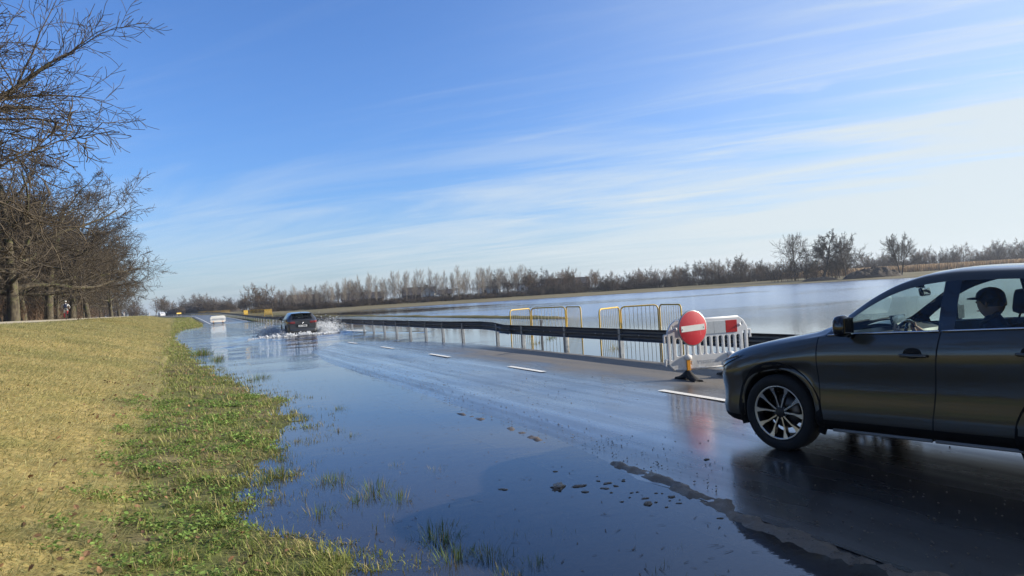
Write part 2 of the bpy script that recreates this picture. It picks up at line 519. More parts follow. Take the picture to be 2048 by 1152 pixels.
leaf = mixc(C3(.115, .075, .042) + np.zeros(GX.shape + (3,)), C3(.06, .045, .028), n_a)
field_c = mixc(C3(.20, .165, .095) + np.zeros(GX.shape + (3,)), C3(.125, .115, .06), n_b)
pathc = mixc(C3(.42, .36, .25) + np.zeros(GX.shape + (3,)), C3(.33, .28, .19), n_a)
toe_w = sstep(-1.3, -.1, XS + (n_a - .5) * 1.6)
col = mixc(tan, green, toe_w)
col = mixc(col, mud, sstep(0.03, -0.045, GZ + (n_a - .5) * .03) * (XS > -1.2))
w = sstep(-10.9, -11.5, XS); col = mixc(col, leaf, w)
w = sstep(9.2, 9.8, XS); col = mixc(col, mixc(mud * 1.6, green, sstep(-.02, .06, GZ)), w)
w = (XS > 13) * sstep(0.0, 0.10, GZ); col = mixc(col, field_c, w)
w = np.exp(-((XS - 22) / 2.0) ** 2) * sstep(36, 42, GY) * (GZ > 0.0); col = mixc(col, mixc(C3(.20, .15, .06) + np.zeros(GX.shape + (3,)), C3(.07, .085, .025), n_a), np.clip(w * 1.5, 0, 1))
w = sstep(95, 108, GY) * (XS > -.8) * (XS < 3.7); col = mixc(col, mixc(C3(.10, .11, .035) + np.zeros(GX.shape + (3,)), C3(.2, .17, .075), n_a), w)
M_land = col_attr_mat("land_soil", 0.9, 9.0, 0.35, bump=0.5, spec=0.15)
gf = grid_faces(len(gx), len(gy))
land = np_mesh("ground", np.stack([GX, GY, GZ], -1).reshape(-1, 3), gf.ravel(), np.full(len(gf), 4), M_land, smooth=True, col=col.reshape(-1, 3))
tag(land, kind='structure')

def strip(name, x0, x1, ys, zfun, mat, nx=8, dz=0.0, jag=0.0, seed=0, uvx=False):
    """a sheet along the road between two cross positions (numbers or functions of y)"""
    ys = np.asarray(ys, float)
    a = x0(ys) if callable(x0) else np.full(len(ys), x0)
    b = x1(ys) if callable(x1) else np.full(len(ys), x1)
    if jag:
        a = a + (vnoise(ys, ys * 0, .5, seed, 3) - .5) * jag; b = b + (vnoise(ys, ys * 0, .5, seed + 9, 3) - .5) * jag
    t = np.linspace(0, 1, nx)
    X = a[None, :] + (b - a)[None, :] * t[:, None] - bend(ys)[None, :]
    Y = np.broadcast_to(ys[None, :], X.shape)
    Z = zfun(X, Y) + dz
    f = grid_faces(nx, len(ys))
    return np_mesh(name, np.stack([X, Y, Z], -1).reshape(-1, 3), f.ravel(), np.full(len(f), 4), mat, smooth=True)

# dyke path
k = Nodes("path_gravel")
nz = k.noise(k.pos(), 3.0, 6)
M_path = k.done(k.bsdf(k.mix(nz, (.36, .31, .21), (.50, .44, .32)), 0.9, normal=k.bump(k.noise(k.pos(), 40, 4), .4)))
py = axis([(-10, 40, 2), (40, 130, 1.0), (130, 420, 5)])
path = strip("path", -10.75, -8.7, py, lambda x, y: 1.66 + np.clip((-8.7 - x - bend(y)) / 2.05, -.2, 1.2) * .16, M_path, 9, 0.06, 0.25, 5)
tag(path, kind='structure')

# asphalt: left lane wet and mirror-like, right lane drying in the sun
k = Nodes("asphalt")
P = k.pos()
sep = k.node("ShaderNodeSeparateXYZ"); k.put(sep.inputs[0], P)
px, py_, pz = sep.outputs
stretch = k.map(P, (1.3, .12, 1), (0, 0, 0.03))
n1 = k.noise(stretch, 1.4, 6, .6, .4)
n2 = k.noise(P, .55, 4, .55, .3)
fine = k.noise(P, 85, 3, .6); grit = k.noise(P, 300, 2, .5)
wx = k.math('ADD', px, k.math('MULTIPLY', k.math('SUBTRACT', n1, .5), 2.3))
wx = k.math('ADD', wx, k.math('MULTIPLY', k.math('SUBTRACT', n2, .5), 2.0))
dry = k.ramp(wx, 6.6, 8.3)
nearwater = k.ramp(py_, 26, 19.5)
dry = k.math('MULTIPLY', dry, nearwater)
dry = k.math('MULTIPLY', dry, k.ramp(px, 10.3, 9.5))
dry = k.math('MAXIMUM', dry, k.ramp(k.math('ADD', py_, k.math('MULTIPLY', px, -1.2)), 100, 112, 0, .6))
tracks = k.noise(k.map(P, (2.6, .05, 1)), 1.6, 3, .5)
wet_r = k.ramp(k.math('ADD', k.math('MULTIPLY', n2, .5), k.math('MULTIPLY', tracks, .5)), .38, .62, .17, .42)
rough = k.math('ADD', k.math('MULTIPLY', k.math('SUBTRACT', 1.0, dry), wet_r), k.math('MULTIPLY', dry, .62))
base_dry = k.mix(k.math('ADD', k.math('MULTIPLY', n1, .5), k.math('MULTIPLY', fine, .5)), (.095, .088, .077), (.225, .208, .182))
base_wet = k.mix(fine, (.012, .012, .013), (.040, .037, .034))
base = k.mix(dry, base_wet, base_dry)
h = k.math('ADD', k.math('MULTIPLY', fine, .7), k.math('MULTIPLY', grit, .3))
bs = k.math('ADD', k.math('MULTIPLY', dry, .35), .16)
nrm = k.bump(h, bs, .006)
film = k.math('MULTIPLY', k.math('SUBTRACT', 1.0, dry), k.ramp(k.math('ADD', k.math('MULTIPLY', n1, .6), k.math('MULTIPLY', n2, .4)), .36, .60, .45, 1.0))
pr = k.node("ShaderNodeBsdfPrincipled")
k.put(pr.inputs['Base Color'], base); k.put(pr.inputs['Roughness'], rough); k.put(pr.inputs['Normal'], nrm)
pr.inputs['IOR'].default_value = 1.5
k.put(pr.inputs['Specular IOR Level'], k.math('SUBTRACT', .5, k.math('MULTIPLY', dry, .38)))
k.put(pr.inputs['Coat Weight'], film); pr.inputs['Coat Roughness'].default_value = 0.17; pr.inputs['Coat IOR'].default_value = 1.5
k.put(pr.inputs['Coat Normal'], k.bump(k.noise(P, 60, 3), .05, .004))
M_asphalt = k.done(pr.outputs[0])
ry = axis([(-80, -2, 3), (-2, 30, .15), (30, 130, .8), (130, 700, 6)])
road = strip("road", ROAD_L, ROAD_R, ry, road_z, M_asphalt, 49, 0.0, 0.14, 2)
v = np.empty(len(road.data.vertices) * 3, dtype=np.float32); road.data.vertices.foreach_get("co", v); v = v.reshape(-1, 3)
v[:, 2] -= .024 * sstep(4.6, 3.72, v[:, 0] + bend(v[:, 1])) * (.30 + .70 * sstep(3.5, 9.0, v[:, 1]))
v[:, 2] += ((vnoise(v[:, 0], v[:, 1], 1.8, 71, 2) - .5) * .012 * sstep(60, 20, v[:, 1]) + (vnoise(v[:, 0], v[:, 1] * .25, .7, 75, 2) - .5) * .010) * sstep(3.7, 4.4, v[:, 0])
road.data.vertices.foreach_set("co", v.ravel())
tag(road, kind='structure')

# painted marks belong to the road
k = Nodes("road_paint")
nz = k.noise(k.pos(), 26, 5)
worn = k.ramp(nz, .58, .72)
M_paint = k.done(k.bsdf(k.mix(worn, (.80, .77, .68), (.22, .20, .18)), k.ramp(nz, .3, .7, .3, .6), normal=k.bump(k.noise(k.pos(), 90, 3), .35, .005)))
PITCH = 5.83
for i in range(-2, 5):
    y1 = 9.05 + PITCH * i
    d = strip("lane_dash", ROAD_C - .065, ROAD_C + .065, np.linspace(y1 - 1.15, y1 + .62, 12), road_z, M_paint, 3, 0.0135)
    d.parent = road
for i in range(18, 60):
    y1 = 9.05 + PITCH * i
    d = strip("lane_dash", ROAD_C - .065, ROAD_C + .065, np.linspace(y1 - 1.15, y1 + .62, 4), road_z, M_paint, 3, 0.012)
    d.parent = road
d = strip("edge_line", 4.15, 4.30, axis([(112, 200, 2), (200, 420, 6)]), road_z, M_paint, 2, 0.03); d.parent = road
d = strip("edge_line", 9.35, 9.47, axis([(116, 200, 2), (200, 420, 6)]), road_z, M_paint, 2, 0.03); d.parent = road

# mud thrown up along the left edge of the asphalt
k = Nodes("wet_mud")
nz = k.noise(k.pos(), 7, 7, .65)
M_mud = k.done(k.bsdf(k.mix(nz, (.030, .024, .018), (.19, .145, .10)), k.ramp(nz, .3, .7, .22, .65), normal=k.bump(k.noise(k.pos(), 45, 6, .7), .9, .02)))
my = np.arange(2.2, 13.6, .045); mx = np.linspace(3.25, 4.15, 24)
MX, MY = np.meshgrid(mx, my, indexing='ij')
ctr = 3.80 + (vnoise(MY, MY * 0, 1.3, 4, 3) - .5) * .22 - .10 * sstep(5.2, 3.8, MY)
near_w = sstep(6.9, 6.1, MY)
half = (.045 + .05 * vnoise(MY, MY * 0, .8, 14, 2) + .025 * near_w + .06 * sstep(5.2, 3.6, MY)) * (.45 + 1.1 * vnoise(MX, MY, .13, 41, 4))
hump = np.exp(-np.abs((MX - ctr) / half) ** 2.6)
patch = np.maximum(near_w * (.55 + .45 * sstep(.3, .6, vnoise(MY, MY * 0, .7, 18, 2))), np.maximum(sstep(7.5, 7.75, MY) * sstep(9.0, 8.7, MY), sstep(9.35, 9.6, MY) * sstep(10.7, 10.3, MY) * .9)) * sstep(2.2, 3.2, MY)
rough_ = (vnoise(MX, MY, .11, 23, 4) - .5) * 2
surf = np.maximum(road_z(np.maximum(MX, ROAD_L), MY) - .024 * sstep(4.6, 3.72, MX) * (.30 + .70 * sstep(3.5, 9.0, MY)), -.004)
MZ = surf - .020 + hump * patch * (.032 + .004 * near_w + .022 * rough_) + rough_ * .016 * hump + (vnoise(MX, MY, .04, 27, 3) - .5) * .014 * hump * patch
f = grid_faces(len(mx), len(my))
mudr = np_mesh("mud_ridge", np.stack([MX, MY, MZ], -1).reshape(-1, 3), f.ravel(), np.full(len(f), 4), M_mud, smooth=True)
tag(mudr, kind='structure')

# flood water: fresnel mirror over what lies below it
k = Nodes("flood_water")
P = k.pos()
sep = k.node("ShaderNodeSeparateXYZ"); k.put(sep.inputs[0], P)
px, py_, pz = sep.outputs
big = k.noise(k.map(P, (.016, .05, 1), (0, 0, -.4)), 1.0, 4, .6, .5)
wob = k.math('MULTIPLY', k.math('SUBTRACT', big, .5), 60)
lake_far = k.math('MULTIPLY', k.ramp(k.math('ADD', px, wob), 34, 66), k.ramp(py_, 30, 60))
lake_near = k.math('MULTIPLY', k.ramp(px, 14, 26), k.math('MULTIPLY', k.ramp(k.math('ADD', py_, k.math('MULTIPLY', wob, .10)), 13, 36, .04, .9), k.ramp(k.math('ADD', py_, wob), 120, 70)))
lake = k.math('MAXIMUM', lake_far, lake_near)
lake = k.math('MULTIPLY', lake, k.ramp(big, .30, .46, .45, 1.0))
flood = k.math('MULTIPLY', k.ramp(px, 11.5, 8.5), k.ramp(k.math('ADD', py_, k.math('MULTIPLY', k.math('SUBTRACT', big, .5), 16)), 14, 34))
bands = k.ramp(k.noise(k.map(P, (.10, .5, 1), (0, 0, .4)), 1.0, 4, .6, .6), .40, .62, .15, 1.0)
w1 = k.noise(k.map(P, (.9, 2.2, 1), (0, 0, -.45)), 1.3, 5, .6, .4)
w2 = k.noise(k.map(P, (1.6, 4.0, 1), (0, 0, .25)), 2.4, 3, .55, .2)
hh = k.math('ADD', k.math('MULTIPLY', w1, .7), k.math('MULTIPLY', w2, .3))
st = k.math('ADD', k.math('MULTIPLY', lake, .30), k.math('MULTIPLY', k.math('MULTIPLY', flood, bands), .16))
st = k.math('ADD', st, .010)
nrm = k.bump(hh, st, .25)
flat = k.bump(hh, k.math('MULTIPLY', st, .25), .25)
fr = k.node("ShaderNodeFresnel"); fr.inputs[0].default_value = 1.5; k.put(fr.inputs['Normal'], flat)
gl = k.node("ShaderNodeBsdfGlossy"); gl.distribution = 'MULTI_GGX'; k.put(gl.inputs['Roughness'], k.math('ADD', k.math('MULTIPLY', lake, .16), .012)); k.put(gl.inputs['Normal'], nrm)
gl.inputs['Color'].default_value = (.97, .98, 1, 1)
tr = k.node("ShaderNodeBsdfTransparent"); tr.inputs[0].default_value = (.60, .60, .55, 1)
df = k.node("ShaderNodeBsdfDiffuse"); df.inputs[0].default_value = (.078, .074, .076, 1)
tm = k.node("ShaderNodeMixShader"); tm.inputs[0].default_value = .38
k.l.new(tr.outputs[0], tm.inputs[1]); k.l.new(df.outputs[0], tm.inputs[2])
mx_ = k.node("ShaderNodeMixShader"); k.put(mx_.inputs[0], fr.outputs[0])
k.l.new(tm.outputs[0], mx_.inputs[1]); k.l.new(gl.outputs[0], mx_.inputs[2])
M_water = k.done(mx_.outputs[0])
CAR2 = (6.98, 45.9)
wx_ = axis([(-8, 0, 4), (0, 13.0, .14), (13, 30, 2), (30, 420, 30)])
wy_ = axis([(-60, 20, 5), (20, 34, 1.5), (34, 60, .14), (60, 110, 5), (110, 260, 20)])
WX, WY = np.meshgrid(wx_, wy_, indexing='ij')
# wake of the car driving through: a V of low waves and a trough behind it
bx = WX - CAR2[0]; by = (CAR2[1] + 4.2) - WY
arm = np.abs(np.abs(bx) - (.9 + .30 * np.clip(by, 0, 20)))
wake = np.where((by > -.4) & (by < 13), .11 * np.exp(-(arm / .42) ** 2) * np.exp(-np.clip(by, 0, 20) / 8) + .05 * np.sin(by * 2.6 + bx * .9) * np.exp(-(bx / 2.4) ** 2) * np.exp(-np.clip(by - 4, 0, 20) / 4) * (by > 3.6), 0)
wake = wake + np.where(by > -3, .045 * (vnoise(WX, WY, .6, 55, 3) - .5) * np.exp(-(bx / 4.5) ** 2) * np.exp(-((by - 4) / 7) ** 2) * 2, 0)
wake = wake * sstep(34, 36.5, WY) * sstep(60, 57, WY) * sstep(.2, 1.2, WX) * sstep(13, 12, WX)
f = grid_faces(len(wx_), len(wy_))
water = np_mesh("water", np.stack([WX, WY, wake], -1).reshape(-1, 3), f.ravel(), np.full(len(f), 4), M_water, smooth=True)
tag(water, kind='structure')
# ------------------------------------------------------------------ bare trees
class Tree:
    """grows branches as tapered tubes; level 0-1 is the trunk part, the rest the crown"""
    def __init__(self, seed): self.r = random.Random(seed); self.seg = {}
    def emit(self, lvl, pts, rad, sides):
        part = 0 if lvl <= 1 else 1
        self.seg.setdefault((part, len(pts), sides), []).append((pts, rad))
    def grow(self, p, d, L, r0, lvl, P):
        r = self.r; n = P['n'][lvl]; sides = P['sides'][lvl]
        px, py, pz = p; dx, dy, dz = d; w = P['wander'][lvl]; up = P['up'][lvl]
        tip = P['tip'][lvl]; pts = [(px, py, pz)]; rad = [r0]; dirs = [(dx, dy, dz)]
        for i in range(n):
            dx += r.gauss(0, w); dy += r.gauss(0, w); dz += r.gauss(0, w) + up * (i + 1) / n
            q = math.sqrt(dx * dx + dy * dy + dz * dz); dx /= q; dy /= q; dz /= q
            s = L / n; px += dx * s; py += dy * s; pz += dz * s
            pts.append((px, py, pz)); f = (i + 1) / n
            rad.append(max(P['rmin'], r0 * (1 - f * (1 - tip)))); dirs.append((dx, dy, dz))
        self.emit(lvl, pts, rad, sides)
        if lvl + 1 >= len(P['n']): return
        k = P['kids'][lvl]; k = r.randint(k[0], k[1]); a0, a1 = P['start'][lvl], 1.0
        ph = r.random() * 6.283
        for j in range(k):
            f = a0 + (a1 - a0) * (j + r.random()) / k
            if j == k - 1 and P.get('leader', True): f = 1.0
            x = f * n; i = min(n - 1, int(x)); t = x - i
            b = tuple(pts[i][c] * (1 - t) + pts[i + 1][c] * t for c in range(3))
            rr = rad[i] * (1 - t) + rad[i + 1] * t
            D = Vector(dirs[min(n, i + 1)])
            ang = math.radians(r.uniform(*P['angle'][lvl])) * (0.45 if f == 1.0 else 1)
            ph += 2.4 + r.uniform(-.7, .7)
            o = D.orthogonal().normalized(); o2 = D.cross(o)
            side = o * math.cos(ph) + o2 * math.sin(ph)
            if P['flat'][lvl]:
                side.z *= (1 - P['flat'][lvl]); side.normalize()
            nd = D * math.cos(ang) + side * math.sin(ang); nd.normalize()
            bias = P.get('bias')
            if bias and lvl == 0: nd = (nd + Vector(bias)).normalized()
            nL = L * P['ratio'][lvl] * r.uniform(.75, 1.2) * (1.0 - P['shrink'][lvl] * (f - a0) / max(.01, 1 - a0))
            self.grow(b, tuple(nd), nL, max(P['rmin'], min(rr * .9, rr * P['rr'][lvl] * r.uniform(.8, 1.1))), lvl + 1, P)
    def meshes(self):
        out = []
        for part in (0, 1):
            V = []; F = []; base = 0
            for (pp, n, sides), lst in self.seg.items():
                if pp != part: continue
                pts = np.array([a for a, b in lst], float); rad = np.array([b for a, b in lst], float)
                B = len(lst)
                d = np.empty_like(pts); d[:, 1:-1] = pts[:, 2:] - pts[:, :-2]; d[:, 0] = pts[:, 1] - pts[:, 0]; d[:, -1] = pts[:, -1] - pts[:, -2]
                d /= np.linalg.norm(d, axis=2, keepdims=True) + 1e-9
                ref = np.where(np.abs(d[:, :1, 2:3]) < .9, np.array([0, 0, 1.0]), np.array([1.0, 0, 0]))
                a = np.cross(d, np.broadcast_to(ref, d.shape)); a /= np.linalg.norm(a, axis=2, keepdims=True) + 1e-9
                b = np.cross(d, a)
                th = np.arange(sides) * 2 * np.pi / sides
                ring = pts[:, :, None] + (a[:, :, None] * np.cos(th)[None, None, :, None] + b[:, :, None] * np.sin(th)[None, None, :, None]) * rad[:, :, None, None]
                V.append(ring.reshape(-1, 3))
                bi = (np.arange(B) * n * sides)[:, None, None]; ii = (np.arange(n - 1) * sides)[None, :, None]; jj = np.arange(sides)[None, None, :]
                j2 = (jj + 1) % sides
                q = np.stack(np.broadcast_arrays(bi + ii + jj, bi + ii + j2, bi + ii + sides + j2, bi + ii + sides + jj), -1).reshape(-1, 4) + base
                F.append(q); base += B * n * sides
            if V: out.append((np.concatenate(V), np.concatenate(F)))
            else: out.append((np.zeros((0, 3)), np.zeros((0, 4), int)))
        return out

def bark_mat(name, a, b, green=None, scale=6):
    k = Nodes(name)
    nz = k.noise(k.map(k.obj(), (1, 1, .35)), scale, 6, .65)
    c = k.mix(k.ramp(nz, .3, .7), a, b)
    if green:
        g = k.ramp(k.noise(k.obj(), 1.3, 4), .5, .66); c = k.mix(g, c, green)
    return k.done(k.bsdf(c, .9, spec=.2, normal=k.bump(nz, .7, .04)))
M_bark = bark_mat("oak_bark", (.036, .030, .022), (.110, .093, .063), (.075, .082, .030))
M_twig = bark_mat("oak_twigs", (.046, .037, .027), (.098, .079, .056), None, 3)
M_bark_dark = bark_mat("dark_bark", (.026, .023, .020), (.060, .052, .042))
M_birch = bark_mat("pale_bark", (.175, .155, .125), (.34, .30, .25), None, 2)
M_shrub = bark_mat("shrub_twigs", (.095, .062, .040), (.185, .125, .080), None, 1)
M_shrub_dark = bark_mat("dark_shrub_twigs", (.045, .036, .030), (.095, .075, .058), None, 1)

OAK = dict(n=[7, 6, 5, 4, 3], sides=[10, 7, 4, 3, 3], wander=[.05, .16, .18, .2, .22], up=[.02, .06, .06, .05, .04], tip=[.45, .3, .3, .35, .5],
           kids=[(13, 14), (10, 11), (8, 10), (5, 7)], start=[.22, .25, .2, .15], angle=[(42, 84), (30, 62), (28, 60), (25, 60)], ratio=[.80, .52, .48, .50], shrink=[.45, .35, .3, .3],
           rr=[.55, .48, .45, .6], flat=[.1, .35, .2, 0], rmin=.0145)
def make_tree(seed, P, H, r0, mats, names=("trunk", "crown"), root_name="bare_tree", d0=(0, 0, 1), nparts=2, fork=0):
    t = Tree(seed); t.r.random()
    if fork:
        for i in range(fork):
            a = i * 6.283 / fork + t.r.random(); t.grow((.15 * math.cos(a), .15 * math.sin(a), -.3), Vector((.16 * math.cos(a), .16 * math.sin(a), 1)).normalized(), H * t.r.uniform(.85, 1.05), r0 * t.r.uniform(.7, 1), 0, P)
    else: t.grow((0, 0, -.4), d0, H, r0, 0, P)
    ms = t.meshes()
    if nparts == 1:
        V = np.concatenate([ms[0][0], ms[1][0]]); F = np.concatenate([ms[0][1], ms[1][1] + len(ms[0][0])])
        mi = np.concatenate([np.zeros(len(ms[0][1]), int), np.ones(len(ms[1][1]), int)])
        return np_mesh(root_name, V, F.ravel(), np.full(len(F), 4), list(mats), smooth=True, mat_idx=mi)
    root = empty(root_name)
    for (V, F), nm, m in zip(ms, names, mats):
        np_mesh(nm, V, F.ravel(), np.full(len(F), 4), m, root, smooth=True)
    return root

def place(proto, used, x, y, z, rz, s, label, cat, group=None, sz=None):
    o = proto if not used.get(proto.name) else copy_tree(proto)
    used[proto.name] = True
    for k_ in ('label', 'category', 'group'):
        if k_ in o: del o[k_]
    o.location = (x, y, z); o.rotation_euler = (0, 0, rz); o.scale = (s, s, sz or s)
    return tag(o, label, cat, group)
USED = {}
oaks = [make_tree(s, OAK, h, .42, (M_bark, M_twig), root_name="oak_tree") for s, h in ((101, 10.5), (102, 11.5), (103, 10.8), (104, 11.8))]
# the nearest oak, whose limbs reach into the picture from the left
NEAR = dict(OAK); NEAR.update(kids=[(15, 16), (12, 14), (10, 11), (6, 8)], bias=(.34, -.08, -.12), rmin=.0115, up=[.02, -.03, -.02, .02, .04], wander=[.05, .11, .12, .13, .15], start=[.30, .15, .15, .1], ratio=[.64, .52, .48, .5])
near_oak = make_tree(211, NEAR, 15.0, .48, (M_bark, M_twig), root_name="oak_tree")
place(near_oak, USED, -17.8, 46.5, 1.35, 0.4, 1.34, "bare oak outside the left edge, its upper limbs reaching into the blue sky", "tree")
def lz(x, y): return float(land_z(np.array([x]), np.array([y]))[0])
front = [(77, -13.0, 0, 1.24, "thick trunked bare oak at the left edge beyond the path, nearest whole tree"),
         (101, -13.6, 1, 1.18, "bare oak with a thick leaning trunk just left behind the cyclist"),
         (116, -13.0, 2, 1.10, "bare oak with low bent bough standing just right of the cyclist"),
         (140, -13.3, 3, 1.02, "bare oak between the cyclist and the low forked tree on the dyke"),
         (178, -12.6, 1, .95, "forked bare tree near the right end of the dyke wood, above the grass crest"),
         (222, -13.5, 2, .95, "last tall bare oak of the dyke wood, nearest the white car")]
for i, (y, x, v, s, lab) in enumerate(front):
    x2 = x - float(bend(y)); place(oaks[v], USED, x2, y, lz(x2, y) - .1, 1.3 * i + .4, s, lab, "tree", "oaks along the dyke path")
for i, (y, x) in enumerate([(22, -14.0), (3, -13.2), (-14, -14.5), (-33, -13.5)]):
    place(oaks[(i * 3) % 4], USED, x, y, lz(x, y) - .1, 2.1 * i, 1.15, "bare oak of the dyke row, beside and behind the photographer", "tree", "oaks of the dyke row outside the picture")
R.seed(21)
for i in range(38):
    y = 66 + i * 5.2 + R.uniform(-3, 3); x = -R.uniform(17, 34) - float(bend(y))
    place(oaks[i % 4], USED, x, y, lz(x, y) - .1, R.uniform(0, 6.28), R.uniform(.98, 1.2), "bare oak deep in the wood behind the front row of the dyke path", "tree", "oaks deep in the dyke wood")
POLE = dict(OAK); POLE.update(kids=[(7, 9), (5, 7), (5, 6), (3, 4)], start=[.5, .3, .2, .2], angle=[(30, 55), (30, 55), (30, 60), (25, 60)], ratio=[.32, .5, .5, .5])
poles = [make_tree(s, POLE, 10.5, .14, (M_bark, M_twig), root_name="slender_tree") for s in (301, 302)]
for i in range(34):
    y = 66 + i * 3.6 + R.uniform(-2, 2); x = -R.uniform(14, 30) - float(bend(y))
    place(poles[i % 2], USED, x, y, lz(x, y) - .1, R.uniform(0, 6.28), R.uniform(.75, 1.15), "slender bare trunk standing among the oaks of the dyke wood", "tree", "slender trees in the dyke wood")

# brown thicket under the oaks: nobody could count it
SHRUB = dict(n=[4, 4, 3], sides=[4, 3, 3], wander=[.12, .2, .25], up=[.10, .08, .05], tip=[.4, .4, .5], kids=[(5, 7), (4, 6)], start=[.2, .15], angle=[(20, 55), (25, 60)],
             ratio=[.6, .5], shrink=[.35, .3], rr=[.55, .55], flat=[0, 0], rmin=.012)
def thicket_geo(seed, stems, H, spread, P, rmin):
    t = Tree(seed); Q = dict(P); Q['rmin'] = rmin
    for i in range(stems):
        a = t.r.random() * 6.283; q = spread * math.sqrt(t.r.random())
        t.grow((q * math.cos(a), q * math.sin(a), -.1), Vector((t.r.gauss(0, .22), t.r.gauss(0, .22), 1)).normalized(), H * t.r.uniform(.6, 1.1), .03 + rmin, 0, Q)
    ms = t.meshes()
    return np.concatenate([ms[0][0], ms[1][0]]), np.concatenate([ms[0][1], ms[1][1] + len(ms[0][0])])
def merge(geo, spots):
    V = []; F = []; b = 0
    for (g, x, y, z, a, s, sz) in spots:
        v, f = geo[g]; c, s_ = math.cos(a), math.sin(a)
        w = np.stack([(v[:, 0] * c - v[:, 1] * s_) * s + x, (v[:, 0] * s_ + v[:, 1] * c) * s + y, v[:, 2] * sz + z], 1)
        V.append(w); F.append(f + b); b += len(v)
    return np.concatenate(V), np.concatenate(F)
geo = [thicket_geo(400 + i, 9, 2.6, 1.5, SHRUB, .014) for i in range(3)]
sp = []
for i in range(150):
    y = 60 + i * 1.5; x = -R.uniform(17, 44) - float(bend(y)); s = R.uniform(.8, 1.5)
    sp.append((i % 3, x, y, lz(x, y), R.uniform(0, 6.28), s, s))
V, F = merge(geo, sp)
o = np_mesh("undergrowth", V, F.ravel(), np.full(len(F), 4), M_shrub, smooth=True); tag(o, "tangled brown undergrowth on the floor of the dyke wood", "undergrowth", kind='stuff')

# ------------------------------------------------------------------ far shore
POPLAR = dict(n=[6, 4, 3, 2], sides=[5, 3, 3, 3], wander=[.03, .07, .12, .15], up=[.02, .14, .10, .05], tip=[.15, .25, .4, .5], kids=[(17, 20), (7, 9), (3, 4)], start=[.22, .15, .15],
              angle=[(22, 38), (22, 40), (25, 50)], ratio=[.34, .45, .5], shrink=[.55, .4, .3], rr=[.4, .55, .7], flat=[0, 0, 0], rmin=.021)
poplars = [make_tree(500 + i, POPLAR, 10.5 + i * .7, .13, (M_birch, M_birch), root_name="bare_birch") for i in range(5)]
R.seed(33)
n_p = 112
for i in range(n_p):
    f = (i + R.uniform(-.35, .35)) / n_p
    x = 30 + 84 * f; y = 232 + 3 * f + R.uniform(-5, 5)
    h = (.47 + .21 * sstep(0, .35, f)) * R.uniform(.74, 1.14)
    place(poplars[i % 5], USED, x, y, lz(x, y) - .1, R.uniform(0, 6.28), float(h), "slim bare birch in the long thin row along the far shore", "tree", "thin birches along the far shore", sz=float(h) * 1.02)
WOODY = dict(n=[6, 5, 4, 3], sides=[5, 4, 3, 3], wander=[.05, .14, .18, .2], up=[.02, .09, .07, .05], tip=[.35, .3, .35, .5], kids=[(11, 13), (8, 9), (6, 7)], start=[.22, .2, .15],
             angle=[(28, 62), (28, 58), (25, 60)], ratio=[.58, .48, .5], shrink=[.45, .35, .3], rr=[.5, .5, .6], flat=[.1, .1, 0], rmin=.032)
M_far_bark = bark_mat("far_bark", (.038, .032, .026), (.095, .078, .060), None, 1)
woody = [make_tree(600 + i, WOODY, 9.5, .22, (M_far_bark, M_shrub if i % 2 else M_far_bark), root_name="bare_tree") for i in range(4)]
R.seed(44)
for i in range(90):                                                        # the mixed wood right of the birches
    f = i / 90.0; x = 104 + 92 * f + R.uniform(-2, 2); y = 236 - 30 * f + R.uniform(-4, 16)
    s = R.uniform(.42, .74) * (1.0 + .12 * math.sin(f * 9))
    place(woody[i % 4], USED, x, y, lz(x, y) - .1, R.uniform(0, 6.28), s, "brown bare tree in the dense mixed wood right of the birch row", "tree", "trees of the mixed wood on the far shore")
for i in range(46):                                                        # brown scrub trees far left, behind the birches' left end
    f = i / 46.0; y = 252 + R.uniform(0, 60); x = -52 + 118 * f + R.uniform(-3, 3)
    if x < 24 - bend(y) and x > -10 - bend(y) + 0 and y < 330: y = 345 + R.uniform(0, 20)
    place(woody[(i * 3 + 1) % 4], USED, x, y, lz(x, y) - .1, R.uniform(0, 6.28), R.uniform(.5, .8), "brown scrubby tree at the far end of the road, left of the birch row", "tree", "scrubby trees at the far end of the road")
for i in range(112):                                                        # distant wood on the right, behind the reed field
    f = i / 112.0; x = 245 + 240 * f + R.uniform(-3, 3); y = 262 - 75 * f + R.uniform(-6, 22)
    place(woody[i % 4], USED, x, y, lz(x, y) - .1, R.uniform(0, 6.28), R.uniform(.70, 1.0) * (.85 + .5 * f), "bluish bare tree in the distant wood behind the reed field", "tree", "trees of the distant wood on the right")
FIELD_OAK = dict(OAK); FIELD_OAK.update(sides=[7, 5, 4, 3, 3], rmin=.032, kids=[(13, 14), (10, 11), (8, 9), (5, 7)], wander=[.10, .20, .2, .2, .2])
def at(px, dist, py=None):
    """a point at a given distance along the photograph's view towards column px"""
    u = (px - 1024) / 1480.0
    return (math.cos(ROAD_ANGLE) * u * dist + math.sin(ROAD_ANGLE) * dist, -math.sin(ROAD_ANGLE) * u * dist + math.cos(ROAD_ANGLE) * dist)
def single(seed, P, H, r0, mats, px, dist, label, name, rz=0, fork=0, s=1.0):
    x, y = at(px, dist); t = make_tree(seed, P, H, r0, mats, root_name=name, fork=fork)
    return place(t, USED, x, y, lz(x, y) - .15, rz, s, label, "tree")
FO2 = dict(FIELD_OAK); FO2['bias'] = (0, 0, .25)
ROUND = dict(WOODY); ROUND.update(kids=[(14, 16), (9, 10), (6, 7)], ratio=[.62, .5, .5], rmin=.030, start=[.28, .2, .15], angle=[(25, 55), (25, 50), (25, 55)], shrink=[.6, .35, .3])
single(701, FIELD_OAK, 11.8, .50, (M_bark_dark, M_bark_dark), 1648, 236, "biggest dark gnarled oak on the far bank, with a wide ragged crown", "oak_tree", 1.0)
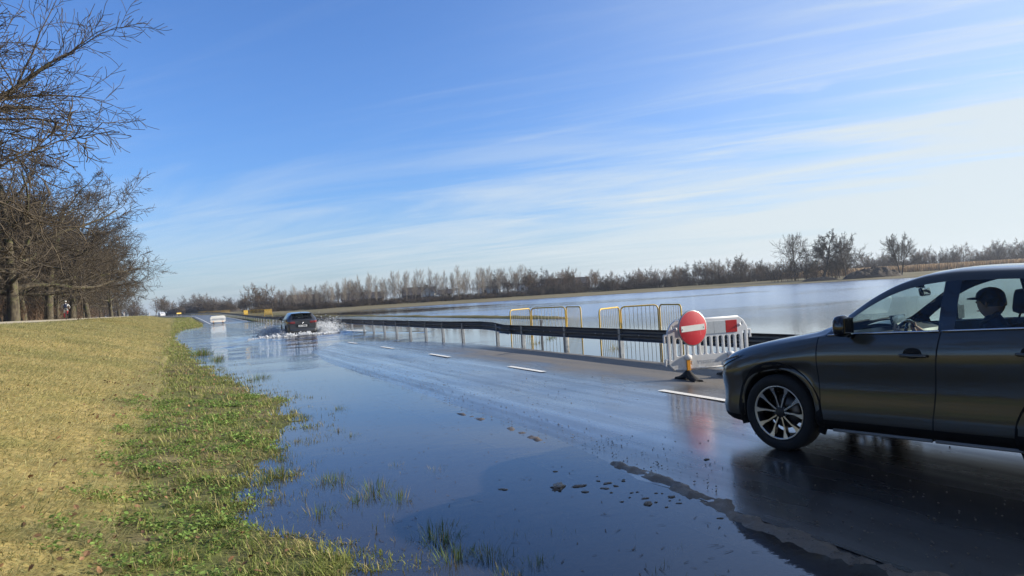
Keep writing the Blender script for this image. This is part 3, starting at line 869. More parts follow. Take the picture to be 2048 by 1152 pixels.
single(702, ROUND, 13.0, .30, (M_bark, M_far_bark), 1590, 246, "pale loose crowned tree just left of the biggest oak on the far bank", "bare_tree", 2.0)
single(703, ROUND, 10.2, .24, (M_bark_dark, M_far_bark), 1693, 228, "slim single trunked tree with an oval crown just right of the biggest oak", "bare_tree", .3)
R2 = dict(ROUND); R2.update(start=[.20, .2, .15], kids=[(14, 16), (9, 10), (6, 7)])
single(704, R2, 10.4, .28, (M_bark_dark, M_far_bark), 1802, 218, "round crowned bare tree with split trunk standing alone before the reed field", "bare_tree", .9, fork=2)
geo_s = [thicket_geo(450 + i, 14, 3.6, 1.8, SHRUB, .030) for i in range(3)]
def shrub_at(px, dist, h, lab, mat, group=None, i=0):
    x, y = at(px, dist); v, f = geo_s[i % 3]
    o = np_mesh("shrub", v * (h / 3.6), f.ravel(), np.full(len(f), 4), mat, smooth=True)
    o.location = (x, y, lz(x, y) - .05); o.rotation_euler = (0, 0, px * .7)
    return tag(o, lab, "shrub", group)
for i, (px_, h, lab) in enumerate([(1562, 5.5, "grey brown thicket at the left foot of the far oak group"), (1600, 6.2, "dark rounded thicket under the pale loose crowned tree"), (1622, 4.6, "low dense thicket left of the biggest oak trunk"), (1668, 5.8, "tall dark thicket right against the biggest oak trunk"), (1682, 4.0, "thin leggy shrub between the biggest oak and the slim tree")]):
    shrub_at(px_, 238, h, lab, M_shrub_dark if i % 2 else M_shrub, None, i)
# low scrub line at the water side of the far trees
sp = []; R.seed(55)
for i in range(330):
    f = i / 330.0; x = 20 + 180 * f + R.uniform(-1, 1); y = 228 - 30 * max(0, f - .5) * 2 * .9 + R.uniform(-5, 9); s = R.uniform(.5, 1.15)
    sp.append((i % 3, x, y, lz(x, y), R.uniform(0, 6.28), s, s * R.uniform(.5, .95) * (.55 if x < 108 else 1)))
for i in range(170):
    f = i / 170.0; x = 240 + 260 * f; y = 252 - 80 * f + R.uniform(-8, 14); s = R.uniform(.8, 1.5)
    sp.append((i % 3, x, y, lz(x, y), R.uniform(0, 6.28), s, s))
for i in range(120):
    f = i / 120.0; y = 300 + R.uniform(-10, 70); x = -95 + 150 * f; s = R.uniform(.7, 1.4)
    if abs(x + float(bend(y)) - 6.8) < 6: continue
    sp.append((i % 3, x, y, lz(x, y), R.uniform(0, 6.28), s, s))
V, F = merge(geo_s, sp)
o = np_mesh("scrub", V, F.ravel(), np.full(len(F), 4), M_shrub_dark, smooth=True); tag(o, "dark low scrub along the foot of the far trees", "scrub", kind='stuff')
# far mass of woodland behind everything
v, f = [], []
geo_w = []
for w_ in woody[:3]:
    kids = [c for c in COL.objects if c.parent is w_]; vv = []; ff = []; b = 0
    for c in kids:
        n = len(c.data.vertices); a = np.empty(n * 3); c.data.vertices.foreach_get("co", a); q = np.empty(len(c.data.loops), int); c.data.loops.foreach_get("vertex_index", q)
        vv.append(a.reshape(-1, 3)); ff.append(q.reshape(-1, 4) + b); b += n
    geo_w.append((np.concatenate(vv), np.concatenate(ff)))
sp = []
for i in range(70):
    f_ = i / 70.0; x = -170 + 760 * f_ + R.uniform(-3, 3); y = 395 - 110 * max(0, f_ - .35) + R.uniform(-12, 12)
    if f_ > .55: y -= 40
    sp.append((i % 3, x, y, 1.1, R.uniform(0, 6.28), R.uniform(.9, 1.25) * 1.25, R.uniform(.50, .78)))
V, F = merge(geo_w, sp)
o = np_mesh("woodland", V, F.ravel(), np.full(len(F), 4), M_far_bark, smooth=True); tag(o, "hazy brown woodland closing the horizon behind the fields", "woodland", kind='stuff')

# earth and brushwood heap beside the lone round tree
k = Nodes("brush_heap"); nz = k.noise(k.obj(), 3, 7, .7)
M_heap = k.done(k.bsdf(k.mix(nz, (.018, .015, .012), (.085, .065, .048)), .95, normal=k.bump(nz, 1, .2)))
def heap(px, dist, L, W, H, lab, seed, mat=M_heap):
    x, y = at(px, dist); u = np.linspace(-1, 1, 44); U, Wv = np.meshgrid(u, u, indexing='ij')
    e = np.clip(1 - (U ** 2 + Wv ** 2), 0, 1) ** .6
    Z = H * e * (.45 + .9 * vnoise(U * 3 + seed, Wv * 2, .35, seed, 3)) - .1
    f = grid_faces(44, 44)
    o = np_mesh("brush_heap", np.stack([U * L, Wv * W, Z], -1).reshape(-1, 3), f.ravel(), np.full(len(f), 4), mat)
    o.location = (x, y, lz(x, y) - .05); o.rotation_euler = (0, 0, -ROAD_ANGLE)
    return tag(o, lab, "heap")
heap(1745, 212, 8.5, 3.5, 3.0, "long dark heap of earth and brushwood left of the lone round tree", 3)
heap(1640, 218, 5.5, 2.0, 1.2, "low dark pile of branches in front of the biggest oak", 5)
heap(405, 300, 16, 5, 3.6, "dark brush heap behind the far road bend", 7)

# tan reeds on the field at the right
n = 16000; rng = np.random.default_rng(5)
u = rng.random(n); X0 = 205 + 175 * u + rng.normal(0, 1, n); Y0 = 196 - 62 * u + rng.random(n) * 26
Z0 = land_z(X0, Y0); Hh = rng.uniform(1.6, 2.7, n); ang = rng.random(n) * np.pi; wv = rng.uniform(.05, .11, n)
lean = rng.normal(0, .25, (n, 2))
dx, dy = np.cos(ang) * wv, np.sin(ang) * wv
Vv = np.stack([np.stack([X0 - dx, Y0 - dy, Z0], 1), np.stack([X0 + dx, Y0 + dy, Z0], 1), np.stack([X0 + lean[:, 0] + dx * 1.3, Y0 + lean[:, 1] + dy * 1.3, Z0 + Hh], 1), np.stack([X0 + lean[:, 0] - dx * 1.3, Y0 + lean[:, 1] - dy * 1.3, Z0 + Hh], 1)], 1).reshape(-1, 3)
cc = np.array([.30, .215, .125])[None] * rng.uniform(.6, 1.25, (n, 1)); cc4 = np.repeat(cc, 4, 0); cc4[2::4] *= 1.25; cc4[3::4] *= 1.25
M_reed = col_attr_mat("reed_stalks", .85, 4, .2, transl=.25)
o = np_mesh("reeds", Vv, np.arange(n * 4), np.full(n, 4), M_reed, col=cc4); tag(o, "tan reed bed on the field at the right of the far shore", "reeds", kind='stuff')
# ------------------------------------------------------------------ cars
def paint_mat(name, col, flake=.35):
    k = Nodes(name)
    nz = k.noise(k.obj(), 2.5, 4); dirt = k.noise(k.obj(), 9, 6, .7)
    sep = k.node("ShaderNodeSeparateXYZ"); k.put(sep.inputs[0], k.obj())
    lowd = k.ramp(k.math('ADD', sep.outputs[2], k.math('MULTIPLY', dirt, .45)), .75, .35)
    c = k.mix(k.math('MULTIPLY', lowd, .45), tuple(col), (.040, .033, .024))
    s = k.bsdf(c, k.math('ADD', k.math('MULTIPLY', lowd, .30), .36), flake, .4, k.math('SUBTRACT', 1.0, k.math('MULTIPLY', lowd, .85)), k.ramp(dirt, .3, .7, .02, .06))
    inner = k.node("ShaderNodeBsdfDiffuse"); inner.inputs[0].default_value = (.012, .012, .013, 1)     # the back of the panels is dark cabin trim
    mx = k.node("ShaderNodeMixShader"); k.put(mx.inputs[0], k.node("ShaderNodeNewGeometry").outputs['Backfacing'])
    k.l.new(s, mx.inputs[1]); k.l.new(inner.outputs[0], mx.inputs[2])
    return k.done(mx.outputs[0])
M_paint_grey = paint_mat("dark_metallic_paint", (.046, .042, .031), .35)
M_paint_dark = paint_mat("charcoal_paint", (.045, .045, .048), .5)
M_paint_white = paint_mat("white_paint", (.75, .76, .77), 0)
M_black = plain("black_plastic", (.005, .005, .0055), .75, bump=.15, bscale=120, spec=.2)
M_gloss = plain("gloss_black", (.006, .006, .007), .12, var=.05, coat=.6)
M_gap = plain("door_gap", (.003, .003, .003), .9)
M_chrome = plain("satin_chrome", (.62, .62, .63), .22, 1.0, .05)
M_sill = plain("grey_sill", (.20, .20, .20), .5)
M_tyre = plain("tyre_rubber", (.010, .010, .010), .85, bump=.3, bscale=60)
M_rim = plain("machined_rim", (.50, .46, .40), .30, 1.0, .08)
M_rimd = plain("dark_rim", (.014, .014, .015), .35, .4, .1)
M_disc = plain("brake_disc", (.16, .15, .14), .4, 1.0, .1)
M_seat = plain("seat_cloth", (.014, .014, .016), .85, bump=.2, bscale=150)
M_dash = plain("dashboard_plastic", (.018, .018, .019), .6, bump=.1, bscale=90)
def glass_mat(name, tint, refl=1.45):
    k = Nodes(name)
    lw = k.node("ShaderNodeLayerWeight"); lw.inputs[0].default_value = .5
    fr = k.math('ADD', k.math('MULTIPLY', k.math('POWER', lw.outputs['Facing'], 5.0), .85), .045)
    t = k.node("ShaderNodeBsdfTransparent"); t.inputs[0].default_value = (*tint, 1)
    g = k.node("ShaderNodeBsdfGlossy"); g.inputs['Roughness'].default_value = .01
    m = k.node("ShaderNodeMixShader"); k.put(m.inputs[0], fr)
    k.l.new(t.outputs[0], m.inputs[1]); k.l.new(g.outputs[0], m.inputs[2])
    return k.done(m.outputs[0])
M_glass = glass_mat("green_glass", (.80, .90, .87))
M_glass_dark = glass_mat("tinted_glass", (.50, .57, .54))
M_glass_back = glass_mat("dark_glass", (.20, .22, .23))
def lens_mat(name, col, rough=.08):
    k = Nodes(name)
    v = k.node("ShaderNodeTexVoronoi"); k.put(v.inputs['Vector'], k.obj()); v.inputs['Scale'].default_value = 60
    return k.done(k.bsdf(k.mix(v.outputs[0], tuple(x * .6 for x in col), col), rough, coat=1.0, normal=k.bump(v.outputs[0], .3, .004)))
M_red_lens = lens_mat("red_lens", (.20, .006, .006)); M_clear_lens = lens_mat("clear_lens", (.32, .33, .35)); M_amber = lens_mat("amber_lens", (.7, .28, .02))

SUV = dict(
    L=4.56, xf=.90, xr=3.47, R=.365, arch=.415, tw=.235, yw=.785,
    W=[(0, .42), (.03, .58), (.07, .68), (.14, .76), (.25, .825), (.45, .875), (.75, .905), (1.1, .915), (2.3, .92), (3.4, .92), (4.0, .90), (4.3, .865), (4.46, .80), (4.53, .70), (4.56, .60)],
    rail=[(0, .72), (.03, .775), (.08, .82), (.16, .865), (.27, .91), (.45, .965), (.7, 1.02), (1.13, 1.095), (1.40, 1.145), (1.52, 1.225), (1.64, 1.315), (1.855, 1.462), (2.06, 1.562), (2.27, 1.617), (2.5, 1.636), (3.0, 1.628), (3.5, 1.592), (3.9, 1.54), (4.15, 1.46), (4.35, 1.22), (4.46, 1.12), (4.56, 1.02)],
    top=[(0, .73), (.03, .80), (.08, .855), (.16, .905), (.27, .955), (.45, 1.01), (.7, 1.065), (1.13, 1.145), (1.25, 1.17), (1.40, 1.235), (1.64, 1.375), (1.855, 1.512), (2.06, 1.617), (2.27, 1.672), (2.5, 1.690), (3.0, 1.678), (3.5, 1.645), (3.9, 1.60), (4.15, 1.535), (4.22, 1.50), (4.38, 1.26), (4.47, 1.14), (4.56, 1.04)],
    belt=[(0, .70), (.08, .79), (.27, .87), (.7, .975), (1.13, 1.065), (1.43, 1.118), (1.64, 1.132), (2.47, 1.17), (3.07, 1.195), (3.7, 1.225), (4.0, 1.245), (4.3, 1.17), (4.46, 1.08), (4.56, .98)],
    yrail=[(0, .38), (.08, .60), (.27, .73), (.7, .785), (1.13, .80), (1.40, .79), (1.52, .765), (1.64, .742), (1.855, .705), (2.06, .672), (2.5, .64), (3.0, .63), (3.6, .615), (4.1, .60), (4.35, .66), (4.56, .50)],
    bot=[(0, .34), (.05, .26), (.15, .225), (.4, .215), (.6, .225), (1.3, .25), (3.0, .275), (3.9, .30), (4.4, .36), (4.56, .44)],
    a0=1.44, b0=2.40, b1=2.53, c0=3.36, c1=3.44, d1=3.93, seam0=1.372, seam1=2.425, seam2=3.30, ws0=1.34, ws1=2.13, rg0=4.19, rg1=4.40, shear=.105)

def build_suv(name, P, paint, label, rear_glass=M_glass_back, side_glass=M_glass, side_glass2=M_glass_dark, interior=True, rear_detail=False, rz_steer=0.0):
    f = {k_: pchip([a for a, b in P[k_]], [b for a, b in P[k_]]) for k_ in ('W', 'rail', 'top', 'belt', 'yrail', 'bot')}
    L = P['L']; g = .006
    cuts = [P['seam0'] - g, P['seam0'] + g, P['seam1'] - g, P['seam1'] + g, P['seam2'] - g, P['seam2'] + g, P['a0'], P['b0'], P['b1'], P['c0'], P['c1'], P['d1'], P['ws0'], P['ws1'], P['rg0'], P['rg1']]
    xs = list(np.linspace(0, .3, 16)) + list(np.arange(.32, L - .3, .035)) + list(np.linspace(L - .3, L, 16))
    for xc in (P['xf'], P['xr']):
        xs += [xc - P['arch'], xc + P['arch'], xc - P['arch'] + .012, xc + P['arch'] - .012]
    xs = [x for x in xs if min(abs(x - c) for c in cuts) > .008] + cuts
    xs = np.array(sorted(xs))
    NL = 15; rows_side = 15
    def sect(x):
        W, zr, zt, zb, yr, z0 = (float(f[k_](x)) for k_ in ('W', 'rail', 'top', 'belt', 'yrail', 'bot'))
        yb = max(W - .062, min(W, yr + .02))
        H = zb - z0
        # side profile: sill, tucked lower door, swelling shoulder
        prof = [(W * .62, z0 + .01), (W - .09, z0), (W - .045, z0 + .05 * H), (W - .022, z0 + .115 * H), (W - .020, z0 + .135 * H), (W - .012, z0 + .22 * H), (W - .026, z0 + .34 * H), (W - .030, z0 + .46 * H),
                (W - .020, z0 + .58 * H), (W - .006, z0 + .68 * H), (W, z0 + .76 * H), (W - .006, z0 + .84 * H), (W - .022, z0 + .91 * H), (W - .042, z0 + .965 * H), (yb, zb)]
        for xc in (P['xf'], P['xr']):
            dxx = abs(x - xc)
            if dxx < P['arch']:
                za = P['R'] + math.sqrt(P['arch'] ** 2 - dxx ** 2) * 1.02
                if za > z0:
                    pz = prof[-5][1]
                    za = min(za, pz - .06)
                    prof = [(y, za + (z - z0) * (pz - za) / (pz - z0)) if z < pz else (y, z) for y, z in prof]
        zw0 = zb + .018; zw1 = zr - .060
        hz = max(zr - zb, .004)
        if zw1 < zw0 + .01: zw0 = zb + hz * .30; zw1 = zb + hz * .60
        def yat(z): return yb + (yr - yb) * ((z - zb) / hz) ** 1.25 if hz > .02 else yb + (yr - yb) * (z - zb) / hz
        prof += [(yat(zw0), zw0), (yat(zw0 * .5 + zw1 * .5), zw0 * .5 + zw1 * .5), (yat(zw1), zw1), (yr, zr)]
        dz = zt - zr
        prof += [(yr - .035, zr + dz * .30), (yr - .09, zr + dz * .52), (yr * .62, zr + dz * .84), (yr * .3, zr + dz * .96), (0, zt)]
        return prof
    S = np.array([sect(float(x)) for x in xs])                        # (nx, n, 2)
    nx, n = S.shape[:2]
    IB, IW0, IW1, IR = 14, 15, 17, 18                                 # belt, window bottom, window top, rail
    shear = np.exp(-((xs - P['seam1']) / .42) ** 2) * P['shear']
    def vert(i, j, sgn):
        y, z = S[i, j]
        w = max(0, min(1, (z - .25) / .9)) if j <= IW0 else 1.0
        return (xs[i] + shear[i] * (w - .55) * (1 if j <= IB else 1), sgn * y, z)
    root = empty(name); tag(root, label, "car")
    body = MB().sm(True); doors = {}; glass = {}
    def put(mb_key, store, q): store.setdefault(mb_key, []).append(q)
    buckets = {}
    for sgn in (-1, 1):
        for i in range(nx - 1):
            xm = (xs[i] + xs[i + 1]) / 2
            for j in range(n - 1):
                q = [(i, j), (i + 1, j), (i + 1, j + 1), (i, j + 1)]
                if sgn > 0: q = q[::-1]
                key = ('body', 0)
                if j < 3: key = ('body', 1)                           # black lower cladding
                if 3 <= j < IB:
                    for sm in ('seam0', 'seam1', 'seam2'):
                        if abs(xm - P[sm]) < g: key = ('body', 2)
                    if j >= 4:
                        if P['seam0'] + g < xm < P['seam1'] - g: key = ('front_door', sgn)
                        elif P['seam1'] + g < xm < P['seam2'] - g: key = ('rear_door', sgn)
                if IB <= j < IR:
                    inwin = (P['a0'] < xm < P['d1'])
                    if inwin: key = ('body', 3)                       # gloss black frame
                    if j == IR - 1 and inwin and xm > P['a0'] + .06: key = ('body', 0)
                    tall = float(f['rail'](xm) - f['belt'](xm)) > .11
                    if IW0 <= j < IW1 and tall:
                        if P['a0'] < xm < P['b0']: key = ('front_window', sgn)
                        elif P['b1'] < xm < P['c0']: key = ('rear_window', sgn)
                        elif P['c1'] < xm < P['d1']: key = ('quarter_window', sgn)
                if j >= IR + 2:
                    if P['ws0'] < xm < P['ws1']: key = ('windscreen', 0)
                    if P['rg0'] < xm < P['rg1']: key = ('back_window', 0)
                if j == IR + 1 and P['ws0'] < xm < P['ws1']: key = ('body', 3)
                buckets.setdefault(key, []).append((sgn, q))
    def make(keys, nm, mats, parent, idx=None):
        vmap = {}; mb = MB().sm(True)
        V = []; F = []; MI = []
        for key in keys:
            for sgn, q in buckets.get(key, []):
                fc = []
                for (i, j) in q:
                    kk = (i, j, sgn if S[i, j][0] > 1e-6 else 0)
                    if kk not in vmap: vmap[kk] = len(V); V.append(vert(i, j, sgn))
                    fc.append(vmap[kk])
                F.append(fc); MI.append(key[1] if idx is None else 0)
        if not F: return None
        o = np_mesh(nm, np.array(V), [a for fc in F for a in fc], [len(fc) for fc in F], mats, parent, True, None, MI)
        return o
    # end caps
    bo = make([('body', 0), ('body', 1), ('body', 2), ('body', 3)], "body", [paint, M_black, M_gap, M_gloss], root)
    bm = bmesh.new(); bm.from_mesh(bo.data)
    for xe, off in ((0, 0.0), (L, 0.0)):
        ring = [v for v in bm.verts if abs(v.co.x - xe) < 1e-4]
        if ring:
            lo = sorted([v for v in ring if v.co.y <= 0], key=lambda v: v.co.z); hi = sorted([v for v in ring if v.co.y > 0], key=lambda v: -v.co.z)
            loop = lo + hi
            try:
                fc = bm.faces.new(loop); fc.material_index = 0; fc.smooth = False
            except ValueError: pass
    bmesh.ops.recalc_face_normals(bm, faces=bm.faces)
    bm.to_mesh(bo.data); bm.free()
    for sgn in (-1, 1):
        for nm in ('front_door', 'rear_door'):
            d = make([(nm, sgn)], "door", [paint], root, 0)
            if d is None: continue
            # pull-handle with its dark cup
            hx = (P['seam1'] if nm == 'front_door' else P['seam2']) - .155; hz = float(f['belt'](hx)) - .185
            yy = float(f['W'](hx)) + .004
            h = MB().sm(True)
            h.mat(1).ball((hx - .01, sgn * (yy - .012), hz + .012), (.085, .012, .052), 14, 8)
            h.mat(0).tube([(hx - .115, sgn * (yy - .004), hz), (hx - .09, sgn * (yy + .022), hz), (hx, sgn * (yy + .030), hz), (hx + .09, sgn * (yy + .022), hz), (hx + .115, sgn * (yy - .004), hz)], [.012, .015, .016, .015, .012], 8)
            h.build("handle", [paint, M_gap], d, weld=True)
    for sgn in (-1, 1):
        make([('front_window', sgn)], "side_window", [side_glass], root, 0)
        make([('rear_window', sgn)], "side_window", [side_glass2], root, 0)
        make([('quarter_window', sgn)], "side_window", [rear_glass], root, 0)
    make([('windscreen', 0)], "windscreen", [side_glass], root, 0)
    make([('back_window', 0)], "back_window", [rear_glass], root, 0)
    def ysurf(x, z):
        pr = sect(x); ys = [a for a, b in pr[1:IB + 1]]; zs = [b for a, b in pr[1:IB + 1]]
        return float(np.interp(z, zs, ys))
    # bright strip along the window line, sill strip
    for sgn in (-1, 1):
        for a, b in ((P['a0'] + .03, P['seam1'] - .012), (P['seam1'] + .014, P['d1'] + .05)):
            pts = [(x + .045 * math.exp(-((x - P['seam1']) / .42) ** 2), sgn * (float(f['W'](x)) - .058), float(f['belt'](x)) + .009) for x in np.linspace(a, b, 16)]
            MB().sm(True).tube(pts, .0085, 6).build("window_trim", [M_chrome], root)
    for sgn in (-1, 1):
        for a, b in ((P['xf'] + .56, P['seam1'] - .08), (P['seam1'] - .05, P['xr'] - .46)):
            MB().sm(True).tube([(x, sgn * (float(f['W'](x)) - .075), float(f['bot'](x)) + .006) for x in np.linspace(a, b, 8)], .016, 6).build("sill_strip", [M_sill if not rear_detail else M_black], root)
    # wheel arches: liner and dark trim lip
    for xc in (P['xf'], P['xr']):
        for sgn in (-1, 1):
            mb = MB().sm(True)
            A = np.linspace(-.35, math.pi + .35, 30); vs = []; fs = []
            for a in A:
                x = xc + (P['arch'] + .004) * math.cos(a); z = max(P['R'] + (P['arch'] * 1.02 + .004) * math.sin(a), .2)
                yo = ysurf(x, max(z, .26)) - .004
                x2 = xc + (P['arch'] + .078) * math.cos(a); z2 = max(P['R'] + (P['arch'] * 1.02 + .078) * math.sin(a), .2)
                vs += [(x, sgn * .52, z), (x, sgn * (yo + .002), z), (x, sgn * (yo + .016), z + .004 * math.sin(a)), (x2, sgn * (ysurf(x2, max(z2, .26)) + .009), z2), (x2, sgn * (ysurf(x2, max(z2, .26)) - .02), z2)]
            for i in range(len(A) - 1):
                for j in range(4): fs.append((i * 5 + j, i * 5 + j + 1, (i + 1) * 5 + j + 1, (i + 1) * 5 + j))
            mb.add(vs, fs)
            ci = [0.0] ; c0 = len(mb.v)
            cap = [(xc + (P['arch'] + .03) * math.cos(a), sgn * .53, max(P['R'] + (P['arch'] + .03) * math.sin(a), .2)) for a in A]
            mb.sm(False).add(cap, [tuple(range(len(cap)))])
            mb.build("wheel_arch", [M_black], root)
    # wheels
    for xc, st in ((P['xf'], rz_steer), (P['xr'], 0)):
        for sgn in (-1, 1):
            Rw = P['R'] + .008; w = P['tw']
            base = Matrix.Translation((xc, sgn * P['yw'], P['R'])) @ Matrix.Rotation(st, 4, 'Z') @ Matrix.Rotation(math.pi / 2 * (1 if sgn < 0 else -1), 4, 'X')
            t = MB().sm(True).lathe([(.262, -w / 2 + .02), (.30, -w / 2), (Rw - .035, -w / 2 + .004), (Rw - .008, -w / 2 + .022), (Rw, -w / 2 + .045), (Rw, w / 2 - .045), (Rw - .008, w / 2 - .022), (Rw - .035, w / 2 - .004), (.30, w / 2), (.262, w / 2 - .02), (.255, 0)], 48, base, closed=True)
            ty = t.build("wheel", [M_tyre], root)
            r = MB().sm(True)
            r.mat(1).lathe([(.262, w / 2 - .015), (.255, w / 2 - .03), (.235, w / 2 - .06), (.225, -w / 2 + .03), (.255, -w / 2 + .02)], 40, base)
            r.mat(0).lathe([(.248, w / 2 - .024), (.2635, w / 2 - .010), (.266, w / 2 - .018), (.262, w / 2 - .03)], 48, base)
            r.mat(1).lathe([(0, w / 2 - .035), (.035, w / 2 - .035), (.055, w / 2 - .045), (.068, w / 2 - .075)], 24, base)
            r.mat(2).lathe([(.05, -.02), (.165, -.02), (.165, -.04), (.05, -.04)], 32, base)
            for s_ in range(10):
                pair = s_ // 2; a = 2 * math.pi * pair / 5 + (.17 if s_ % 2 else -.17) * 1.9 + .25
                ah = 2 * math.pi * pair / 5 + (.17 if s_ % 2 else -.17) * 1.35 + .25
                def pt(ang, rad, off, h):
                    return base @ Vector((rad * math.cos(ang) - off * math.sin(ang), rad * math.sin(ang) + off * math.cos(ang), h))
                # bright machined face widening towards the rim, dark flank
                F0 = [pt(ah, .050, -.007, w / 2 - .042), pt(ah, .050, .007, w / 2 - .042), pt((a + ah) / 2, .155, .0075, w / 2 - .034), pt(a, .205, .013, w / 2 - .028), pt(a, .254, .027, w / 2 - .020), pt(a, .254, -.027, w / 2 - .020), pt(a, .205, -.013, w / 2 - .028), pt((a + ah) / 2, .155, -.0075, w / 2 - .034)]
                up = base.to_3x3() @ Vector((0, 0, .05))
                r.mat(0).sm(False).add(F0, [(0, 1, 2, 7), (7, 2, 3, 6), (6, 3, 4, 5)])
                B0 = [p - up for p in F0]
                r.mat(1).add(F0 + B0, [(i, i + 8, (i + 1) % 8 + 8, (i + 1) % 8) for i in range(8)])
            for s_ in range(5):
                a = 2 * math.pi * s_ / 5 + .25 + .63; c = base @ Vector((.062 * math.cos(a), .062 * math.sin(a), w / 2 - .05))
                r.mat(2).sm(True).ball(c, .009, 6, 4)
            r.build("rim", [M_rim, M_rimd, M_disc], ty)
    # lamps at the front, grille, bumper mouth
    for sgn in (-1, 1):
        vs = []; fs = []
        X = np.linspace(.06, .50, 16); T = np.linspace(0, 1, 5)
        for x in X:
            q = (x - .06) / .44; zc = .80 + .13 * q; hh = .052 * (1 - q) + .012
            for t_ in T:
                z = zc - hh + 2 * hh * t_; z = min(z, float(f['belt'](x)) - .01); vs.append((x - .010, sgn * (ysurf(x, z) + .007), z))
        for i in range(15):
            for j in range(4): fs.append((i * 5 + j, i * 5 + j + 1, (i + 1) * 5 + j + 1, (i + 1) * 5 + j))
        h = MB().sm(True).add(vs, fs).build("headlight", [M_gloss], root)
        h2 = MB().sm(True)
        h2.tube([(x - .018, sgn * (ysurf(x, .80 + .13 * (x - .06) / .44) + .013), .80 + .13 * (x - .06) / .44) for x in np.linspace(.09, .42, 10)], .008, 5)
        h2.build("lamp_strip", [M_clear_lens], h)
    mb = MB().sm(False)
    gp = [(-.52, .50), (-.40, .44), (.40, .44), (.52, .50), (.56, .66), (.50, .70), (-.50, .70), (-.56, .66)]
    mb.prism(gp, .05, Matrix.Translation((.012, 0, 0)) @ Matrix.Rotation(math.pi / 2, 4, 'Z'))
    mb.build("grille", [M_gloss], root)
    MB().box((.02, 0, .32), (.08, 1.1, .12), None, .03).build("bumper_mouth", [M_black], root)
    # mirrors
    for sgn in (-1, 1):
        mx0, mz0 = 1.715, 1.225
        yb = float(f['W'](mx0)) - .05
        m_ = MB().sm(True)
        cy = sgn * (yb + .135); vs = []; fs = []
        N1, N2 = 16, 12
        for i in range(N1):
            u_ = -math.pi / 2 + math.pi * i / (N1 - 1)
            for j in range(N2):
                a = 2 * math.pi * j / N2; ca, sa = math.cos(a), math.sin(a)
                px_ = (abs(ca) ** .6) * (1 if ca > 0 else -1) * .092; pz_ = (abs(sa) ** .7) * (1 if sa > 0 else -1) * .098
                c_ = math.cos(u_) ** .5 if math.cos(u_) > 0 else 0
                d_ = math.sin(u_)
                vs.append((mx0 + (.055 if d_ > 0 else .075) * d_, cy + px_ * c_ * (1 - .12 * (pz_ > 0)), mz0 + pz_ * c_))
        for i in range(N1 - 1):
            for j in range(N2):
                j2 = (j + 1) % N2; fs.append((i * N2 + j, i * N2 + j2, (i + 1) * N2 + j2, (i + 1) * N2 + j))
        m_.add(vs, fs)
        m_.mat(1).tube([(mx0 - .01, sgn * (yb - .02), mz0 - .10), (mx0, sgn * (yb + .05), mz0 - .085), (mx0 + .005, sgn * (yb + .13), mz0 - .06)], [.032, .026, .03], 8)
        mir = m_.build("mirror", [M_gloss, M_gloss], root)
        MB().sm(False).box((mx0 + .057, cy, mz0 + .005), (.006, .135, .135), None, .002).build("mirror_glass", [M_gloss], mir)
    # wipers at the foot of the windscreen
    for y0, y1 in ((-.60, .02), (-.05, .50)):
        MB().sm(True).tube([(1.31, y0, 1.165), (1.335, (y0 + y1) / 2, 1.20), (1.36, y1, 1.215)], .009, 5).build("wiper", [M_black], root)
    # roof rails / shark fin
    MB().sm(True).ball((L - .62, 0, float(f['top'](L - .62)) + .03), (.09, .012, .055), 10, 6).build("aerial", [paint], root, weld=True)
    if interior:
        MB().sm(False).box((2.5, 0, .36), (3.0, 1.40, .06), None, 0).box((3.85, 0, .70), (.75, 1.3, .62), None, .05).build("cabin_floor", [M_seat], root)
        for y in (-.37, .37):
            s_ = MB().sm(True).box((2.42, y, .60), (.52, .50, .16), (0, -.12, 0), .06).box((2.80, y, .90), (.15, .50, .62), (0, .22, 0), .06)
            s_.box((2.79, y - .20, .92), (.18, .09, .50), (0, .22, 0), .04).box((2.79, y + .20, .92), (.18, .09, .50), (0, .22, 0), .04)
            so = s_.build("seat", [M_seat], root)
            hx = 2.895 if y < 0 else 2.90
            MB().sm(True).box((hx, y, 1.385), (.105, .25, .20), (0, .15, 0), .05).tube([(2.85, y - .06, 1.2), (hx, y - .06, 1.34)], .008, 5).tube([(2.85, y + .06, 1.2), (hx, y + .06, 1.34)], .008, 5).build("headrest", [M_seat], so)
        MB().sm(True).box((3.45, 0, .62), (.50, 1.24, .18), None, .06).box((3.68, 0, .93), (.16, 1.24, .62), (0, .3, 0), .06).build("rear_bench", [M_seat], root)
        for y in (-.42, .42): MB().sm(True).box((3.79, y, 1.27), (.09, .24, .14), (0, .2, 0), .04).build("rear_headrest", [M_seat], root)
        dp = [(1.30, .6), (1.30, 1.06), (1.42, 1.135), (1.58, 1.15), (1.70, 1.10), (1.74, 1.0), (1.70, .85), (1.66, .6)]
        MB().sm(False).prism(dp, 1.42).build("dashboard", [M_dash], root)
        sw = MB().sm(True)
        mt = Matrix.Translation((1.88, -.37, 1.06)) @ Matrix.Rotation(math.radians(-66), 4, 'Y')
        sw.tube([mt @ Vector((.185 * math.cos(a), .185 * math.sin(a), 0)) for a in np.linspace(0, 2 * math.pi, 28, endpoint=False)], .015, 8, closed=True)
        for a in (0, 2.2, -2.2): sw.tube([mt @ Vector((.02 * math.cos(a), .02 * math.sin(a), -.02)), mt @ Vector((.18 * math.cos(a), .18 * math.sin(a), 0))], .014, 6)
        sw.ball(mt @ Vector((0, 0, -.02)), (.05, .07, .06)).tube([mt @ Vector((0, 0, -.02)), mt @ Vector((0, 0, -.3))], .03, 8)
        sw.build("steering_wheel", [M_gloss], root)
        MB().sm(True).box((1.665, 0, 1.205), (.022, .25, .115), (0, -.2, 0), .008).build("dash_screen", [M_gloss], root)
